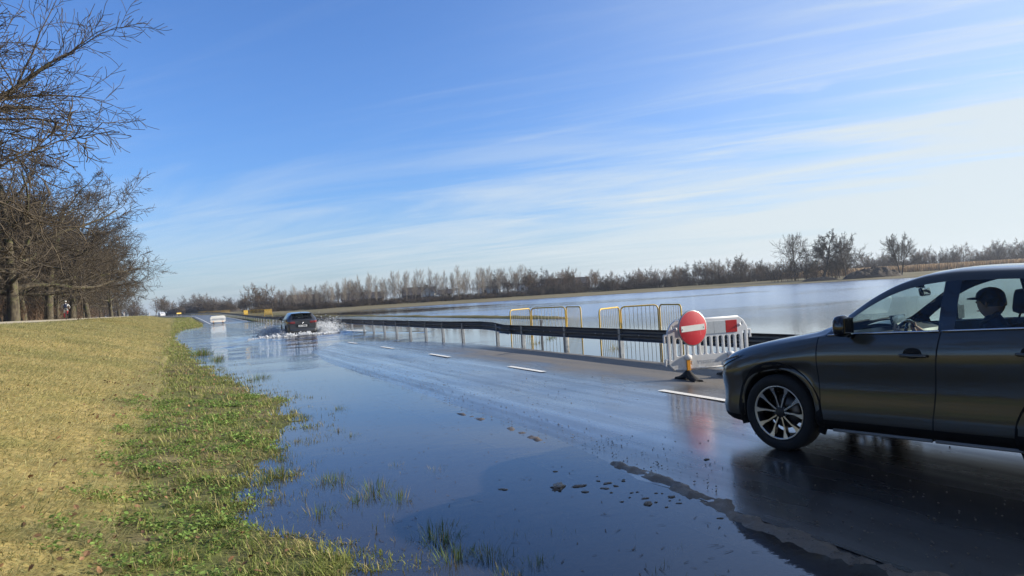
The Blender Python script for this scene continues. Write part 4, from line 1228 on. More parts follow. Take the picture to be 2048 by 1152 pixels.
        MB().sm(True).box((1.93, 0, 1.475), (.04, .235, .078), (0, -.15, .18), .02).tube([(1.93, 0, 1.50), (1.90, 0, 1.56)], .012, 6).ball((1.88, 0, 1.545), (.05, .05, .035)).build("interior_mirror", [M_gloss], root)
        # roof lining
        X = np.linspace(P['ws1'] - .02, P['rg0'] - .02, 14); vs = []
        for x in X:
            for t_ in np.linspace(-1, 1, 7): vs.append((x, t_ * (float(f['yrail'](x)) - .02), float(f['rail'](x)) - .03 + .03 * (1 - t_ * t_)))
        MB().sm(True).add(vs, [tuple(a) for a in grid_faces(14, 7)]).build("headlining", [M_seat], root)
        # dark inner door panels
        for sgn in (-1, 1):
            vs = []
            X = np.linspace(1.45, 3.9, 20)
            for x in X:
                vs += [(x, sgn * (float(f['W'](x)) - .14), .40), (x, sgn * (float(f['W'](x)) - .12), float(f['belt'](x)) - .16), (x, sgn * (float(f['W'](x)) - .075), float(f['belt'](x)) + .004)]
            MB().sm(True).add(vs, [tuple(a) for a in grid_faces(20, 3)]).build("door_panel", [M_dash], root)
    if rear_detail:
        # tail lamps, bumper, plate recess, spoiler
        for sgn in (-1, 1):
            vs = []; fs = []
            T = np.linspace(0, 1, 14)
            for t_ in T:
                x = L - .33 + .33 * min(1, t_ * 1.6); 
                if t_ <= .625: y = ysurf(x, .98) + .008
                else: y = (ysurf(L - .001, .98) + .008) * (1 - (t_ - .625) / .375 * .42)
                h_ = .055 + .02 * t_
                xx = x + (.004 if t_ < .6 else .022)
                vs += [(xx, sgn * y, .99 - h_ + .02 * (1 - t_)), (xx + .006, sgn * y, .99 + .02 * (1 - t_)), (xx, sgn * y, .99 + h_ * .8 + .02 * (1 - t_))]
            for i in range(13):
                for j in range(2): fs.append((i * 3 + j, i * 3 + j + 1, (i + 1) * 3 + j + 1, (i + 1) * 3 + j))
            MB().sm(True).add(vs, fs).build("tail_light", [M_red_lens], root)
        MB().sm(True).box((L + .005, 0, .47), (.16, 1.50, .26), None, .06).build("rear_bumper", [paint], root, weld=True)
        MB().sm(True).box((L + .03, 0, .30), (.10, 1.30, .14), None, .03).build("diffuser", [M_black], root)
        MB().sm(False).box((L + .012, 0, .775), (.03, .74, .17), None, .01).build("plate_recess", [M_gloss], root)
        pl = MB().sm(False).box((L + .034, 0, .765), (.012, .50, .11), None, .004).build("licence_plate", [M_plate], root)
        mk = MB()
        for i, wv_ in enumerate((.030, .022, .034, 0, .028, .034, .026, .034, .030)):
            if wv_: mk.box((L + .0415, -.19 + i * .047, .765), (.003, wv_, .062))
        mk.build("plate_characters", [M_gap], pl)
        e_ = MB().sm(True)
        sh_ = [(-.038, .04), (0, .05), (.038, .04), (.032, -.01), (0, -.048), (-.032, -.01)]
        e_.prism(sh_, .012, Matrix.Translation((L + .012, 0, .945)) @ Matrix.Rotation(math.pi / 2, 4, 'Z')).build("badge", [M_chrome], root)
        vs = []
        for t_ in np.linspace(-1, 1, 15):
            y = t_ * .60; x = P['rg0'] - .06; z = float(f['top'](x)) - .012 - .028 * t_ * t_
            vs += [(x - .05, y, z + .022), (x + .20 - .05 * t_ * t_, y, z - .012), (x + .20 - .05 * t_ * t_, y, z - .042), (x + .02, y, z - .05)]
        MB().sm(True).add(vs, [tuple(a) for a in grid_faces(15, 4)]).build("spoiler", [M_gloss], root)
        MB().sm(True).tube([(P['rg1'] + .02, -.02, float(f['top'](P['rg1'])) + .0), (P['rg1'] - .08, .2, float(f['top'](P['rg1'] - .08)) + .014), (P['rg1'] - .10, .34, float(f['top'](P['rg1'] - .10)) + .012)], .009, 5).build("rear_wiper", [M_black], root)
    return root
M_plate = plain("plate_white", (.72, .72, .70), .4)

car = build_suv("near_car", SUV, M_paint_grey, "dark grey utility car in shade at the right edge, passing the no entry barrier", rz_steer=0.06)
car['category'] = "car"; car.name = "dark_car"
CFW = Vector((-.167, .986, 0)); CRT = Vector((.986, .167, 0))
CONTACT = Vector((5.317, 5.538, 0.045))
CORG = CONTACT + CFW * .93 - CRT * (-.88)
car.location = CORG; car.rotation_euler = (0, 0, math.atan2(-CFW.y, -CFW.x))
def in_car(x, y, z): return CORG + (-CFW) * x + CRT * y + Vector((0, 0, z))

# lighter, sunlit papers on the dashboard
k = Nodes("paper"); nz = k.noise(k.obj(), 8, 4)
M_paper = k.done(k.bsdf(k.mix(nz, (.50, .50, .40), (.72, .72, .62)), .7))
mb = MB().sm(True); vs = []
for i in range(8):
    for j in range(6):
        u_, v_ = i / 7, j / 5
        vs.append((1.42 + .30 * v_, -.12 + .46 * u_, .018 * math.sin(u_ * 3.1) + .012 * math.sin(v_ * 4 + u_) + 1.170 + .012 * v_))
mb.add(vs, [tuple(a) for a in grid_faces(8, 6)])
pp = mb.build("paper_sheets", [M_paper]); pp.location = CORG; pp.rotation_euler = car.rotation_euler
tag(pp, "pale loose paper sheets lying on the dashboard of the dark car", "paper")

# the second car, nose away, wading
WADER = dict(SUV)
WADER.update(L=4.45, xr=3.52, top=[(a, b if a < 1.2 else b - .085 * sstep(1.2, 2.2, a)) for a, b in SUV['top']], rail=[(a, b if a < 1.2 else b - .085 * sstep(1.3, 2.2, a)) for a, b in SUV['rail']],
             W=[(0, .42), (.03, .58), (.07, .68), (.14, .76), (.25, .825), (.45, .875), (.75, .905), (1.1, .915), (2.3, .92), (3.5, .925), (4.0, .905), (4.25, .875), (4.36, .845), (4.42, .81), (4.45, .77)],
             rg0=4.00, rg1=4.28)
def retail(lst, pts): return [(a, b) for a, b in lst if a < 3.85] + pts
WADER['top'] = retail(WADER['top'], [(3.88, 1.545), (3.98, 1.52), (4.10, 1.39), (4.28, 1.17), (4.36, 1.11), (4.45, 1.075)])
WADER['rail'] = retail(WADER['rail'], [(3.88, 1.49), (3.98, 1.46), (4.10, 1.34), (4.28, 1.14), (4.36, 1.09), (4.45, 1.055)])
WADER['belt'] = retail(SUV['belt'], [(3.9, 1.20), (4.1, 1.17), (4.28, 1.09), (4.45, 1.02)])
WADER['yrail'] = retail(SUV['yrail'], [(3.88, .605), (4.10, .63), (4.28, .69), (4.45, .70)])
WADER['bot'] = retail(SUV['bot'], [(3.9, .30), (4.45, .36)])
wader = build_suv("wading_car", WADER, M_paint_dark, "charcoal car seen from behind, splashing through the flooded part of the road", interior=True, rear_detail=True, side_glass=M_glass_dark, side_glass2=M_glass_back)
wader.name = "wading_car"
wader.location = (CAR2[0], CAR2[1] + 4.45, -.20); wader.rotation_euler = (0, 0, math.radians(-90 - 1.5))
# ------------------------------------------------------------------ plastic road barriers and the no entry sign
k = Nodes("white_plastic")
sep = k.node("ShaderNodeSeparateXYZ"); k.put(sep.inputs[0], k.obj())
nz = k.noise(k.obj(), 5, 5); spl = k.noise(k.obj(), 24, 7, .7); scuff = k.noise(k.map(k.obj(), (3, 3, 26)), 3.0, 4)
dirt = k.math('MULTIPLY', k.ramp(k.math('ADD', sep.outputs[2], k.math('MULTIPLY', spl, .9)), 1.15, .45), k.ramp(spl, .38, .62, .2, .85))
dirt = k.math('MAXIMUM', dirt, k.ramp(scuff, .66, .74, 0, .30))
M_white_pl = k.done(k.bsdf(k.mix(dirt, k.mix(nz, (.66, .66, .63), (.77, .77, .75)), (.23, .19, .14)), k.ramp(nz, .2, .8, .36, .5), normal=k.bump(k.noise(k.obj(), 60, 4), .08, .01)))
M_refl_white = plain("reflective_white", (.52, .54, .53), .30, var=.08, scale=30)
M_refl_red = plain("reflective_red", (.46, .012, .014), .32, var=.2, scale=20)
M_rubber = plain("black_rubber", (.018, .018, .018), .8, bump=.3, bscale=60)
M_orange = plain("amber_reflector", (.75, .30, .02), .35, var=.3, scale=60)
k = Nodes("faded_sign_red")
nz = k.noise(k.obj(), 9, 6, .65); sc = k.noise(k.map(k.obj(), (30, 30, 4)), 1.2, 4)
M_sign_red = k.done(k.bsdf(k.mix(k.ramp(nz, .52, .75), k.mix(k.ramp(sc, .66, .74), (.42, .014, .024), (.55, .20, .20)), (.48, .05, .06)), .35, coat=.2))
M_sign_white = plain("sign_white", (.55, .57, .54), .35, var=.12, scale=12)
M_zinc = plain("galvanised_steel", (.36, .37, .37), .42, .75, .22, scale=9, bump=.05)
M_rail = plain("guardrail_steel", (.13, .133, .137), .45, .8, .25, scale=5, bump=.05)
M_bolt = plain("bolt_head", (.62, .62, .60), .3, .6)

def text_mesh(body, size, depth):
    cu = bpy.data.curves.new("letters", 'FONT'); cu.body = body; cu.size = size; cu.extrude = depth; cu.align_x = 'CENTER'; cu.align_y = 'CENTER'
    ob = bpy.data.objects.new("letters", cu); me = bpy.data.meshes.new_from_object(ob)
    vs = [v.co.copy() for v in me.vertices]; fs = [tuple(p.vertices) for p in me.polygons]
    bpy.data.objects.remove(ob); bpy.data.curves.remove(cu); bpy.data.meshes.remove(me)
    return vs, fs

def build_barrier(W=1.56, letters=True, reds=(1, 4)):
    """local x along the panel, -y is the face; z up"""
    root = empty("road_barrier")
    h = W / 2
    outer = [(-h + .10, .19), (h - .10, .19), (h, .30), (h, .86), (h - .07, .98), (h - .16, 1.045), (-h + .16, 1.045), (-h + .07, .98), (-h, .86), (-h, .30)]
    holes = []
    n = 11; x0, x1 = -h + .13, h - .13; step = (x1 - x0) / n
    for i in range(n): holes.append(rrect(x0 + i * step + .014, .42, x0 + (i + 1) * step - .014, .74, .040))
    holes.append(rrect(-h + .035, .36, -h + .10, .80, .028)); holes.append(rrect(h - .10, .36, h - .035, .80, .028))
    holes.append(rrect(-h + .40, .255, -h + .432, .335, .014)); holes.append(rrect(-h + .08, .885, -h + .12, .955, .015)); holes.append(rrect(h - .12, .885, h - .08, .955, .015))
    vs, fs = plate(outer, holes, .045, .008)
    pb = MB().sm(False).add(vs, fs)
    pb.sm(True)
    pb.tube([(-h + .12, 0, .195), (h - .12, 0, .195)], .027, 8).tube([(-h + .17, 0, 1.04), (h - .17, 0, 1.04)], .024, 8)
    # interlocking lugs at both ends
    pb.sm(False)
    for s in (-1, 1):
        pb.box((s * (h + .035), 0, .80), (.08, .04, .04), None, .01).box((s * (h + .065), 0, .735), (.03, .04, .14), None, .008)
        pb.box((s * (h + .03), 0, .38), (.07, .04, .035), None, .008).box((s * (h + .06), 0, .33), (.03, .04, .12), None, .008)
    panel = pb.build("panel", [M_white_pl], root)
    bw = (W - .40) / 5
    for i in range(5):
        MB().box((-h + .20 + (i + .5) * bw, -.028, .885), (bw - .006, .008, .215), None, .002).build("red_stripe" if i in reds else "white_stripe", [M_refl_red if i in reds else M_refl_white], root)
    for s in (-1, 1):
        MB().sm(True).ball((s * (h - .155), -.03, .90), (.025, .02, .028)).ball((s * (h - .155), -.035, .90), (.012, .03, .012)).build("lamp_boss", [M_white_pl], root)
    if letters:
        v_, f_ = text_mesh("VYRSEPARD", .088, .0014)
        MB().add([(x, -.0235 - z, y + .30) for x, y, z in v_], f_).build("raised_letters", [M_white_pl], root)
    feet = []
    for s in (-1, 1):
        fx = s * (h - .36)
        ft = MB().sm(True)
        # splayed rubber foot: saddle profile, long across the panel
        Y = np.linspace(-.36, .36, 19); vs = []; fs = []
        for y in Y:
            a = abs(y) / .36; top = .035 + .175 * (1 - a) ** 1.6; wx = .052 + .035 * a
            bot = .03 * max(0, 1 - (a / .55) ** 2)
            vs += [(fx - wx, y, bot), (fx - wx * .8, y, top * .8), (fx - .02, y, top), (fx + .02, y, top), (fx + wx * .8, y, top * .8), (fx + wx, y, bot)]
        m_ = len(Y)
        for i in range(m_ - 1):
            for j in range(6): j2 = (j + 1) % 6; fs.append((i * 6 + j, i * 6 + j2, (i + 1) * 6 + j2, (i + 1) * 6 + j))
        fs += [tuple(range(6)), tuple((m_ - 1) * 6 + 5 - j for j in range(6))]
        ft.add(vs, fs)
        fo = ft.build("foot", [M_rubber], root)
        st_ = MB().sm(False).box((fx, -.034, .262), (.068, .020, .19), None, .006); so = st_.build("foot_reflector", [M_orange], fo)
        MB().sm(True).box((fx, -.03, .385), (.13, .05, .065), None, .025).ball((fx, -.035, .40), (.07, .03, .05)).build("foot_clip", [M_white_pl], fo)
    return root
bar = build_barrier()
foot = Vector((7.98, 10.38, 0))
d_pan = Vector((math.cos(ROAD_ANGLE) * .965 + math.sin(ROAD_ANGLE) * .264, -math.sin(ROAD_ANGLE) * .965 + math.cos(ROAD_ANGLE) * .264, 0)).normalized()
hW = 1.56 / 2
org = foot + d_pan * (hW - .36 + .05) + Vector((d_pan.y, -d_pan.x, 0)) * -.16
bar.location = (org.x, org.y, float(road_z(org.x, org.y)) + .006)
bar.rotation_euler = (0, 0, math.atan2(d_pan.y, d_pan.x))
tag(bar, "white plastic slotted road barrier on black rubber feet, carrying the round no entry sign", "barrier")
bar2 = build_barrier(2.0, False, ())
bar2.location = (5.25, 112.5, float(road_z(5.25, 112.5)) + .02); bar2.rotation_euler = (0, 0, .22)
tag(bar2, "white plastic slotted road barrier standing alone on the far side of the flood", "barrier")

sg = empty("no_entry_sign", (0, 0, 0), 0, "round red no entry sign with a white bar, hung on the white plastic barrier", "sign")
MB().sm(True).lathe([(0, .006), (.285, .006), (.300, .0), (.304, -.012), (.298, -.022), (.288, -.014), (0, -.014)], 56, Matrix.Rotation(math.pi / 2, 4, 'X')).build("disc", [M_sign_red], sg)
MB().sm(True).lathe([(.291, .0055), (.303, .002), (.3055, -.012), (.299, -.024)], 56, Matrix.Rotation(math.pi / 2, 4, 'X')).build("rim", [M_zinc], sg)
MB().box((0, -.0085, 0), (.495, .003, .100), None, 0).build("white_bar", [M_sign_white], sg)
for s in (-1, 1): MB().sm(True).ball((s * .225, -.011, -.008), (.011, .006, .011), 8, 5).build("bolt", [M_rail], sg)
MB().box((0, .03, .02), (.05, .04, .50)).build("bracket", [M_zinc], sg)
def at_px(px_, py_, dist):
    """point seen at a photograph pixel at a given depth"""
    c_, s_ = math.cos(math.radians(3.35)), math.sin(math.radians(3.35))
    u = (px_ - 1024) * c_ - (py_ - 588.6) * s_; v = (px_ - 1024) * s_ + (py_ - 588.6) * c_
    X = u / 1480 * dist; Z = CAM_H - v / 1480 * dist
    return Vector((math.cos(ROAD_ANGLE) * X + math.sin(ROAD_ANGLE) * dist, -math.sin(ROAD_ANGLE) * X + math.cos(ROAD_ANGLE) * dist, Z))
sg.location = at_px(1384.5, 656, 12.62)
sg.rotation_mode = 'XYZ'; sg.rotation_euler = (0, math.radians(-2.0), math.radians(1))

# ------------------------------------------------------------------ guardrails
WPROF = [(-.155, 0), (-.14, .012), (-.105, .075), (-.085, .082), (-.055, .078), (-.018, .008), (.018, .008), (.055, .078), (.085, .082), (.105, .075), (.14, .012), (.155, 0)]
def beam(pts, th=.004):
    """W-shaped beam along points, bulging to the left of travel (towards the road)"""
    pts = [Vector(p) for p in pts]; vs = []; fs = []; n = len(WPROF)
    for i, p in enumerate(pts):
        d = pts[min(i + 1, len(pts) - 1)] - pts[max(i - 1, 0)]; d.z = 0; d.normalize(); out = Vector((-d.y, d.x, 0))
        for z, o_ in WPROF: vs.append(p + out * o_ + Vector((0, 0, z)))
        for z, o_ in WPROF: vs.append(p + out * (o_ - th) + Vector((0, 0, z)))
    for i in range(len(pts) - 1):
        a, b = i * 2 * n, (i + 1) * 2 * n
        for j in range(n - 1):
            fs.append((a + j, a + j + 1, b + j + 1, b + j)); fs.append((a + n + j, b + n + j, b + n + j + 1, a + n + j + 1))
        fs.append((a, b, b + n, a + n)); fs.append((a + n - 1, a + 2 * n - 1, b + 2 * n - 1, b + n - 1))
    fs.append(tuple(range(n)) + tuple(range(2 * n - 1, n - 1, -1))); b = (len(pts) - 1) * 2 * n
    fs.append(tuple(b + i for i in range(n)) + tuple(b + i for i in range(2 * n - 1, n - 1, -1)))
    return vs, fs
def guardrail(label, pts, posts, post_h=1.0, bolts=(), zc=.515):
    root = empty("guardrail", (pts[0][0], pts[0][1], 0), 0, label, "guardrail")
    o0 = Vector((pts[0][0], pts[0][1], 0))
    vs, fs = beam([Vector((x, y, z)) - o0 for x, y, z in pts])
    MB().sm(False).add(vs, fs).build("beam", [M_rail], root)
    for (x, y, ztop, zb) in posts:
        m_ = MB().sm(False)
        zc_ = (ztop + zb) / 2; hh = ztop - zb
        m_.box((x - o0.x + .065, y - o0.y, zc_), (.115, .10, hh), None, .008)
        m_.build("post", [M_zinc], root)
    for (x, y, z) in bolts:
        MB().sm(True).ball((x - o0.x, y - o0.y, z), (.010, .016, .016), 8, 5).build("bolt", [M_bolt], root)
    return root
GR = 10.4
pb = [(GR, y, .515) for y in np.linspace(24.3, 2.0, 14)]
bl = []
for y in (22.9, 21.6, 20.7, 20.25, 17.55, 17.15, 16.3, 15.45, 15.05, 12.7, 12.35, 9.9):
    bl.append((GR - .012, y, .515))
guardrail("nearer grey steel guardrail, running behind the no entry barrier and the dark car", [(x, y, z) for x, y, z in pb],
          [(GR, y, .66, -.55) for y in (22.4, 19.4, 16.4, 13.2, 10.2, 7.2, 4.2)], bolts=bl).location = (GR, 24.3, 0)
far_pts = [(10.35, 23.3, .50), (10.75, 25.6, .56), (10.9, 27.2, .57), (10.55, 28.8, .575), (10.42, 30.5, .57), (10.4, 34, .56), (10.4, 40, .55)] + [(10.4 - float(bend(y)), y, .54 + max(0, float(_rz(y)) + .02)) for y in np.arange(46, 300, 6)]
fp = far_pts[::-1]
def far_rail():
    posts = []
    for y in [25.2, 28.6, 30.6, 33, 35.5, 38, 40.5, 43]: 
        x = float(np.interp(y, [p[1] for p in far_pts], [p[0] for p in far_pts])); posts.append((x, y, .66, -.55))
    for y in np.arange(45.5, 290, 3.4): posts.append((10.4 - float(bend(y)), y, .66 + max(0, float(_rz(y))), -.5))
    b_ = []
    for y in (26.4, 28.2, 28.8, 30.4, 31.6, 32.4):
        x = float(np.interp(y, [p[1] for p in far_pts], [p[0] for p in far_pts])); b_.append((x - .012, y, .565))
    return guardrail("longer steel guardrail with kinked near end, running along the flooded road into the distance", fp[::1], posts, bolts=b_)
gr2 = far_rail()
# dark signpost stub standing behind the nearer guardrail
tag(MB().sm(False).box((0, 0, .30), (.07, .045, 1.25), None, .006).box((0, -.02, .86), (.10, .03, .08), None, .004).build("marker_post", [M_rail]), "dark steel stub post sticking up just behind the nearer guardrail's left part", "post").location = (10.95, 21.95, -.1)
# left guardrail by the far bend
lp = [(3.2 - float(bend(y)), y, float(_rz(y)) + .52) for y in np.arange(286, 196, -6)]
gl_ = guardrail("distant guardrail with pale posts on the left side of the far bend", lp, [(3.2 - float(bend(y)), y, float(_rz(y)) + .70, float(_rz(y)) - .2) for y in np.arange(200, 284, 6)])

# ------------------------------------------------------------------ yellow tube railings round the culvert heads
M_yellow = plain("yellow_paint", (.58, .37, .035), .4, var=.22, scale=6)
M_yellow_thin = plain("worn_yellow_bars", (.30, .26, .15), .45, var=.3, scale=5)
def railing(label, P, top=1.15, zb=-.20, nb=None, group=None, bar_r=.0075):
    o0 = Vector((P[0][0], P[0][1], 0)); root = empty("tube_railing", o0, 0, label, "railing", group)
    for (ax, ay), (bx, by) in zip(P[:-1], P[1:]):
        a = Vector((ax, ay, 0)) - o0; b = Vector((bx, by, 0)) - o0; d = b - a; L = d.length; d.normalize()
        a = a + d * .035; L -= .07
        r = .13; pts = []
        for q in rrect(0, zb + .10, L, top, r, 4): pts.append(a + d * q[0] + Vector((0, 0, q[1])))
        p_ = MB().sm(True).tube(pts, .022, 8, closed=True)
        p_.tube([a + d * .0 + Vector((0, 0, zb + .2)), a + Vector((0, 0, zb - .35))], .022, 8).tube([a + d * L + Vector((0, 0, zb + .2)), a + d * L + Vector((0, 0, zb - .35))], .022, 8)
        fr = p_.build("frame", [M_yellow], root)
        n = nb or max(5, int(L / .13)); m_ = MB().sm(True)
        for i in range(1, n):
            x = L * i / n; m_.tube([a + d * x + Vector((0, 0, zb + .10)), a + d * x + Vector((0, 0, top - .005))], bar_r, 5)
        m_.build("bars", [M_yellow_thin if bar_r < .02 else M_yellow], fr)
    return root
railing("yellow tube railing behind the nearer guardrail, right one next to the no entry sign", [at(1194, 21.0), at(1236, 22.3), at(1315, 22.5), at(1360, 21.2)])
railing("yellow tube railing left of the other, above the nearer guardrail's left end", [at(1016, 26.7), at(1058, 27.9), at(1129, 27.2), at(1159, 25.6)])
railing("distant pair of yellow tube panels above the guardrail, left of the wading car", [(13.0, 168), (14.2, 172), (17.5, 171), (18.6, 166)], 1.6, .2, 12, bar_r=.035)
railing("most distant row of yellow tube panels, beyond the lone white barrier", [(11.5 - float(bend(276)), 276), (12.5 - float(bend(262)), 262), (14.5 - float(bend(248)), 248), (15.5 - float(bend(236)), 236)], 2.0, .8, 12, bar_r=.025)

# ------------------------------------------------------------------ small far things beside the road
def delineator(x, y, lab):
    z = lz(x, y); r = empty("delineator_post", (x, y, z), 0, lab, "post")
    MB().sm(False).box((0, 0, .45), (.12, .05, 1.0), None, .02).build("post_body", [M_white_pl], r)
    MB().box((0, -.027, .82), (.05, .006, .16)).build("reflector", [M_refl_red], r)
delineator(-6.2, 205, "white marker post on the dyke crest left of the white car")
delineator(-9.2, 160, "small white marker post at the path edge among the front oaks")
# white car on the bend
def van(x, y, rz, lab):
    r = empty("white_car", (x, y, float(_rz(y)) - .02), rz, lab, "car"); r.scale = (.92, .95, .78)
    prof = [(-2.4, .35), (-2.45, .9), (-2.3, 1.25), (-1.75, 1.40), (-1.15, 1.98), (-.8, 2.08), (2.3, 2.08), (2.45, 1.9), (2.5, .4)]
    MB().sm(False).prism(prof, 1.86).build("body", [M_paint_white], r, weld=True)
    MB().prism([(-1.70, 1.42), (-1.32, 1.72), (-.85, 1.72), (-.85, 1.30), (-1.6, 1.30)], 1.875).build("cab_windows", [M_gloss], r)
    MB().box((-1.50, 0, 1.62), (.06, 1.4, .30), (0, .82, 0)).build("windscreen", [M_gloss], r)
    for xw in (-1.6, 1.5):
        for s in (-1, 1): MB().sm(True).lathe([(.0, .02), (.2, .02), (.33, .0), (.34, -.1), (.33, -.2), (0, -.2)], 18, Matrix.Translation((xw, s * .94, .34)) @ Matrix.Rotation(-s * math.pi / 2, 4, 'X')).build("wheel", [M_tyre], r)
    for s in (-1, 1): MB().box((-2.40, s * .72, .95), (.10, .28, .18)).build("headlight", [M_clear_lens], r)
yv = 318.0
van(ROAD_C - .6 - float(bend(yv)), yv, math.radians(101), "small white car coming round the far bend of the road")
yb = 300.0
def warning_board(x, y, lab):
    z = lz(x, y); r = empty("warning_board", (x, y, z), .6, lab, "barrier")
    MB().box((0, 0, 1.0), (1.9, .05, .45), None, .01).build("board", [M_yellow], r)
    for s in (-1, 1): MB().box((s * .8, .05, .5), (.08, .06, 1.3)).build("leg", [M_zinc], r)
warning_board(ROAD_C + 2.2 - float(bend(yb)), yb, "low yellow board beside the white car on the far bend")

# ------------------------------------------------------------------ houses behind the birches
k = Nodes("roof_tiles"); nz = k.noise(k.obj(), 1.2, 5)
M_roof = k.done(k.bsdf(k.mix(nz, (.022, .020, .020), (.060, .050, .046)), .7))
M_roof_red = plain("red_roof_tiles", (.060, .036, .030), .75, var=.4, scale=1.5)
M_wall_w = plain("white_render", (.62, .61, .56), .8, var=.12, scale=.8)
M_wall_b = plain("brown_wall", (.16, .115, .085), .85, var=.25, scale=.8)
M_pane = plain("window_pane", (.02, .025, .03), .1)
def house(px_, dist, w, d, h, rh, rz, wall, roof, lab, cat="house", gable_white=False, flat=False):
    x, y = at(px_, dist); r = empty(cat.replace(' ', '_'), (x, y, lz(x, y) - .1), rz - ROAD_ANGLE, lab, "house")
    MB().box((0, 0, h / 2), (w, d, h)).build("wall", [wall], r)
    if flat:
        MB().box((0, 0, h + .15), (w + .3, d + .3, .3)).build("roof", [roof], r)
    else:
        m_ = MB(); e = .45
        A = [(-w / 2 - e, -d / 2 - e, h - .25), (w / 2 + e, -d / 2 - e, h - .25), (w / 2 + e, 0, h + rh), (-w / 2 - e, 0, h + rh), (-w / 2 - e, d / 2 + e, h - .25), (w / 2 + e, d / 2 + e, h - .25)]
        B = [(x_, y_, z_ - .18) for x_, y_, z_ in A]
        m_.add(A + B, [(0, 1, 2, 3), (3, 2, 5, 4), (7, 6, 9, 8), (8, 9, 10, 11), (0, 6, 7, 1), (4, 5, 11, 10), (0, 3, 9, 6), (3, 4, 10, 9), (1, 7, 8, 2), (2, 8, 11, 5)])
        ro = m_.build("roof", [roof], r)
        MB().box((w * .2, .3, h + rh), (.6, .6, 1.4)).build("chimney", [M_wall_b], ro)
        for s in (-1, 1):
            xg = s * (w / 2 - .02)
            MB().add([(xg, -d / 2, h), (xg, d / 2, h), (xg, 0, h + rh - .3)], [(0, 1, 2)]).build("gable", [M_wall_w if gable_white else wall], r)
    for i in range(max(2, int(w / 3))):
        xw = -w / 2 + (i + .5) * w / max(2, int(w / 3))
        MB().box((xw, -d / 2 - .02, h * .55), (1.1, .08, 1.2)).build("window", [M_pane], r)
    return r
house(608, 330, 13, 9, 2.2, 3.6, .35, M_wall_b, M_roof_red, "low house with steep reddish roof and pale gable at the birch row's left end", gable_white=True)
house(725, 285, 15, 8, 2.2, 2.4, .1, M_wall_b, M_roof, "long low building with a plain dark roof behind the birches, second from the left")
house(838, 285, 12, 8, 2.6, 2.8, .2, M_wall_b, M_roof, "dark roofed house with a small white gable behind the middle of the birch row")
v_ = house(856, 277, 4.0, 5, 3.0, 2.2, 1.6, M_wall_w, M_roof, "little white gabled annex beside the dark roofed house behind the birches")
house(890, 272, 4.5, 4, 2.4, 1.4, .2, M_wall_w, M_roof, "small white shed low behind the birches, right of the little gabled annex")
house(978, 272, 6.5, 6, 3.6, 0, .1, M_wall_w, M_roof, "white flat roofed block behind the right part of the birch row", flat=True)
house(1062, 290, 11, 7, 4.2, 0, .05, M_wall_w, M_roof, "wide pale flat roofed building at the right end of the birch row", flat=True)
house(1130, 285, 18, 8, 3.4, 2.2, 0, M_wall_b, M_roof, "long dark hall in the shade of the mixed wood")
# ------------------------------------------------------------------ people
M_skin = plain("skin", (.50, .30, .21), .55, var=.06)
M_navy = plain("navy_cloth", (.016, .030, .085), .85, bump=.3, bscale=70)
M_trouser = plain("dark_trousers", (.020, .022, .028), .9, bump=.3, bscale=70)
M_hair = plain("dark_hair", (.014, .010, .008), .6, bump=.5, bscale=90)
M_white_cloth = plain("white_cloth", (.70, .70, .70), .85, bump=.3, bscale=50)
M_red_cloth = plain("red_cloth", (.50, .035, .045), .8, bump=.3, bscale=50)
M_lightblue = plain("pale_blue_cloth", (.42, .50, .60), .85, bump=.3, bscale=50)

def skin_body(name, joints, edges, mats, root_i=0, parent=None, sub=2):
    """joints: (co, rx, ry); one continuous surface grown over the skeleton"""
    me = bpy.data.meshes.new(name); me.from_pydata([j[0] for j in joints], edges, [])
    o = link_mesh(name, me, mats, parent)
    sk = o.modifiers.new("skin", 'SKIN'); sk.use_smooth_shade = True; sk.branch_smoothing = .6
    for i, j in enumerate(joints):
        v = me.skin_vertices[0].data[i]; v.radius = (j[1], j[2]); v.use_root = (i == root_i)
    s = o.modifiers.new("smooth", 'SUBSURF'); s.levels = 1; s.render_levels = sub
    return o

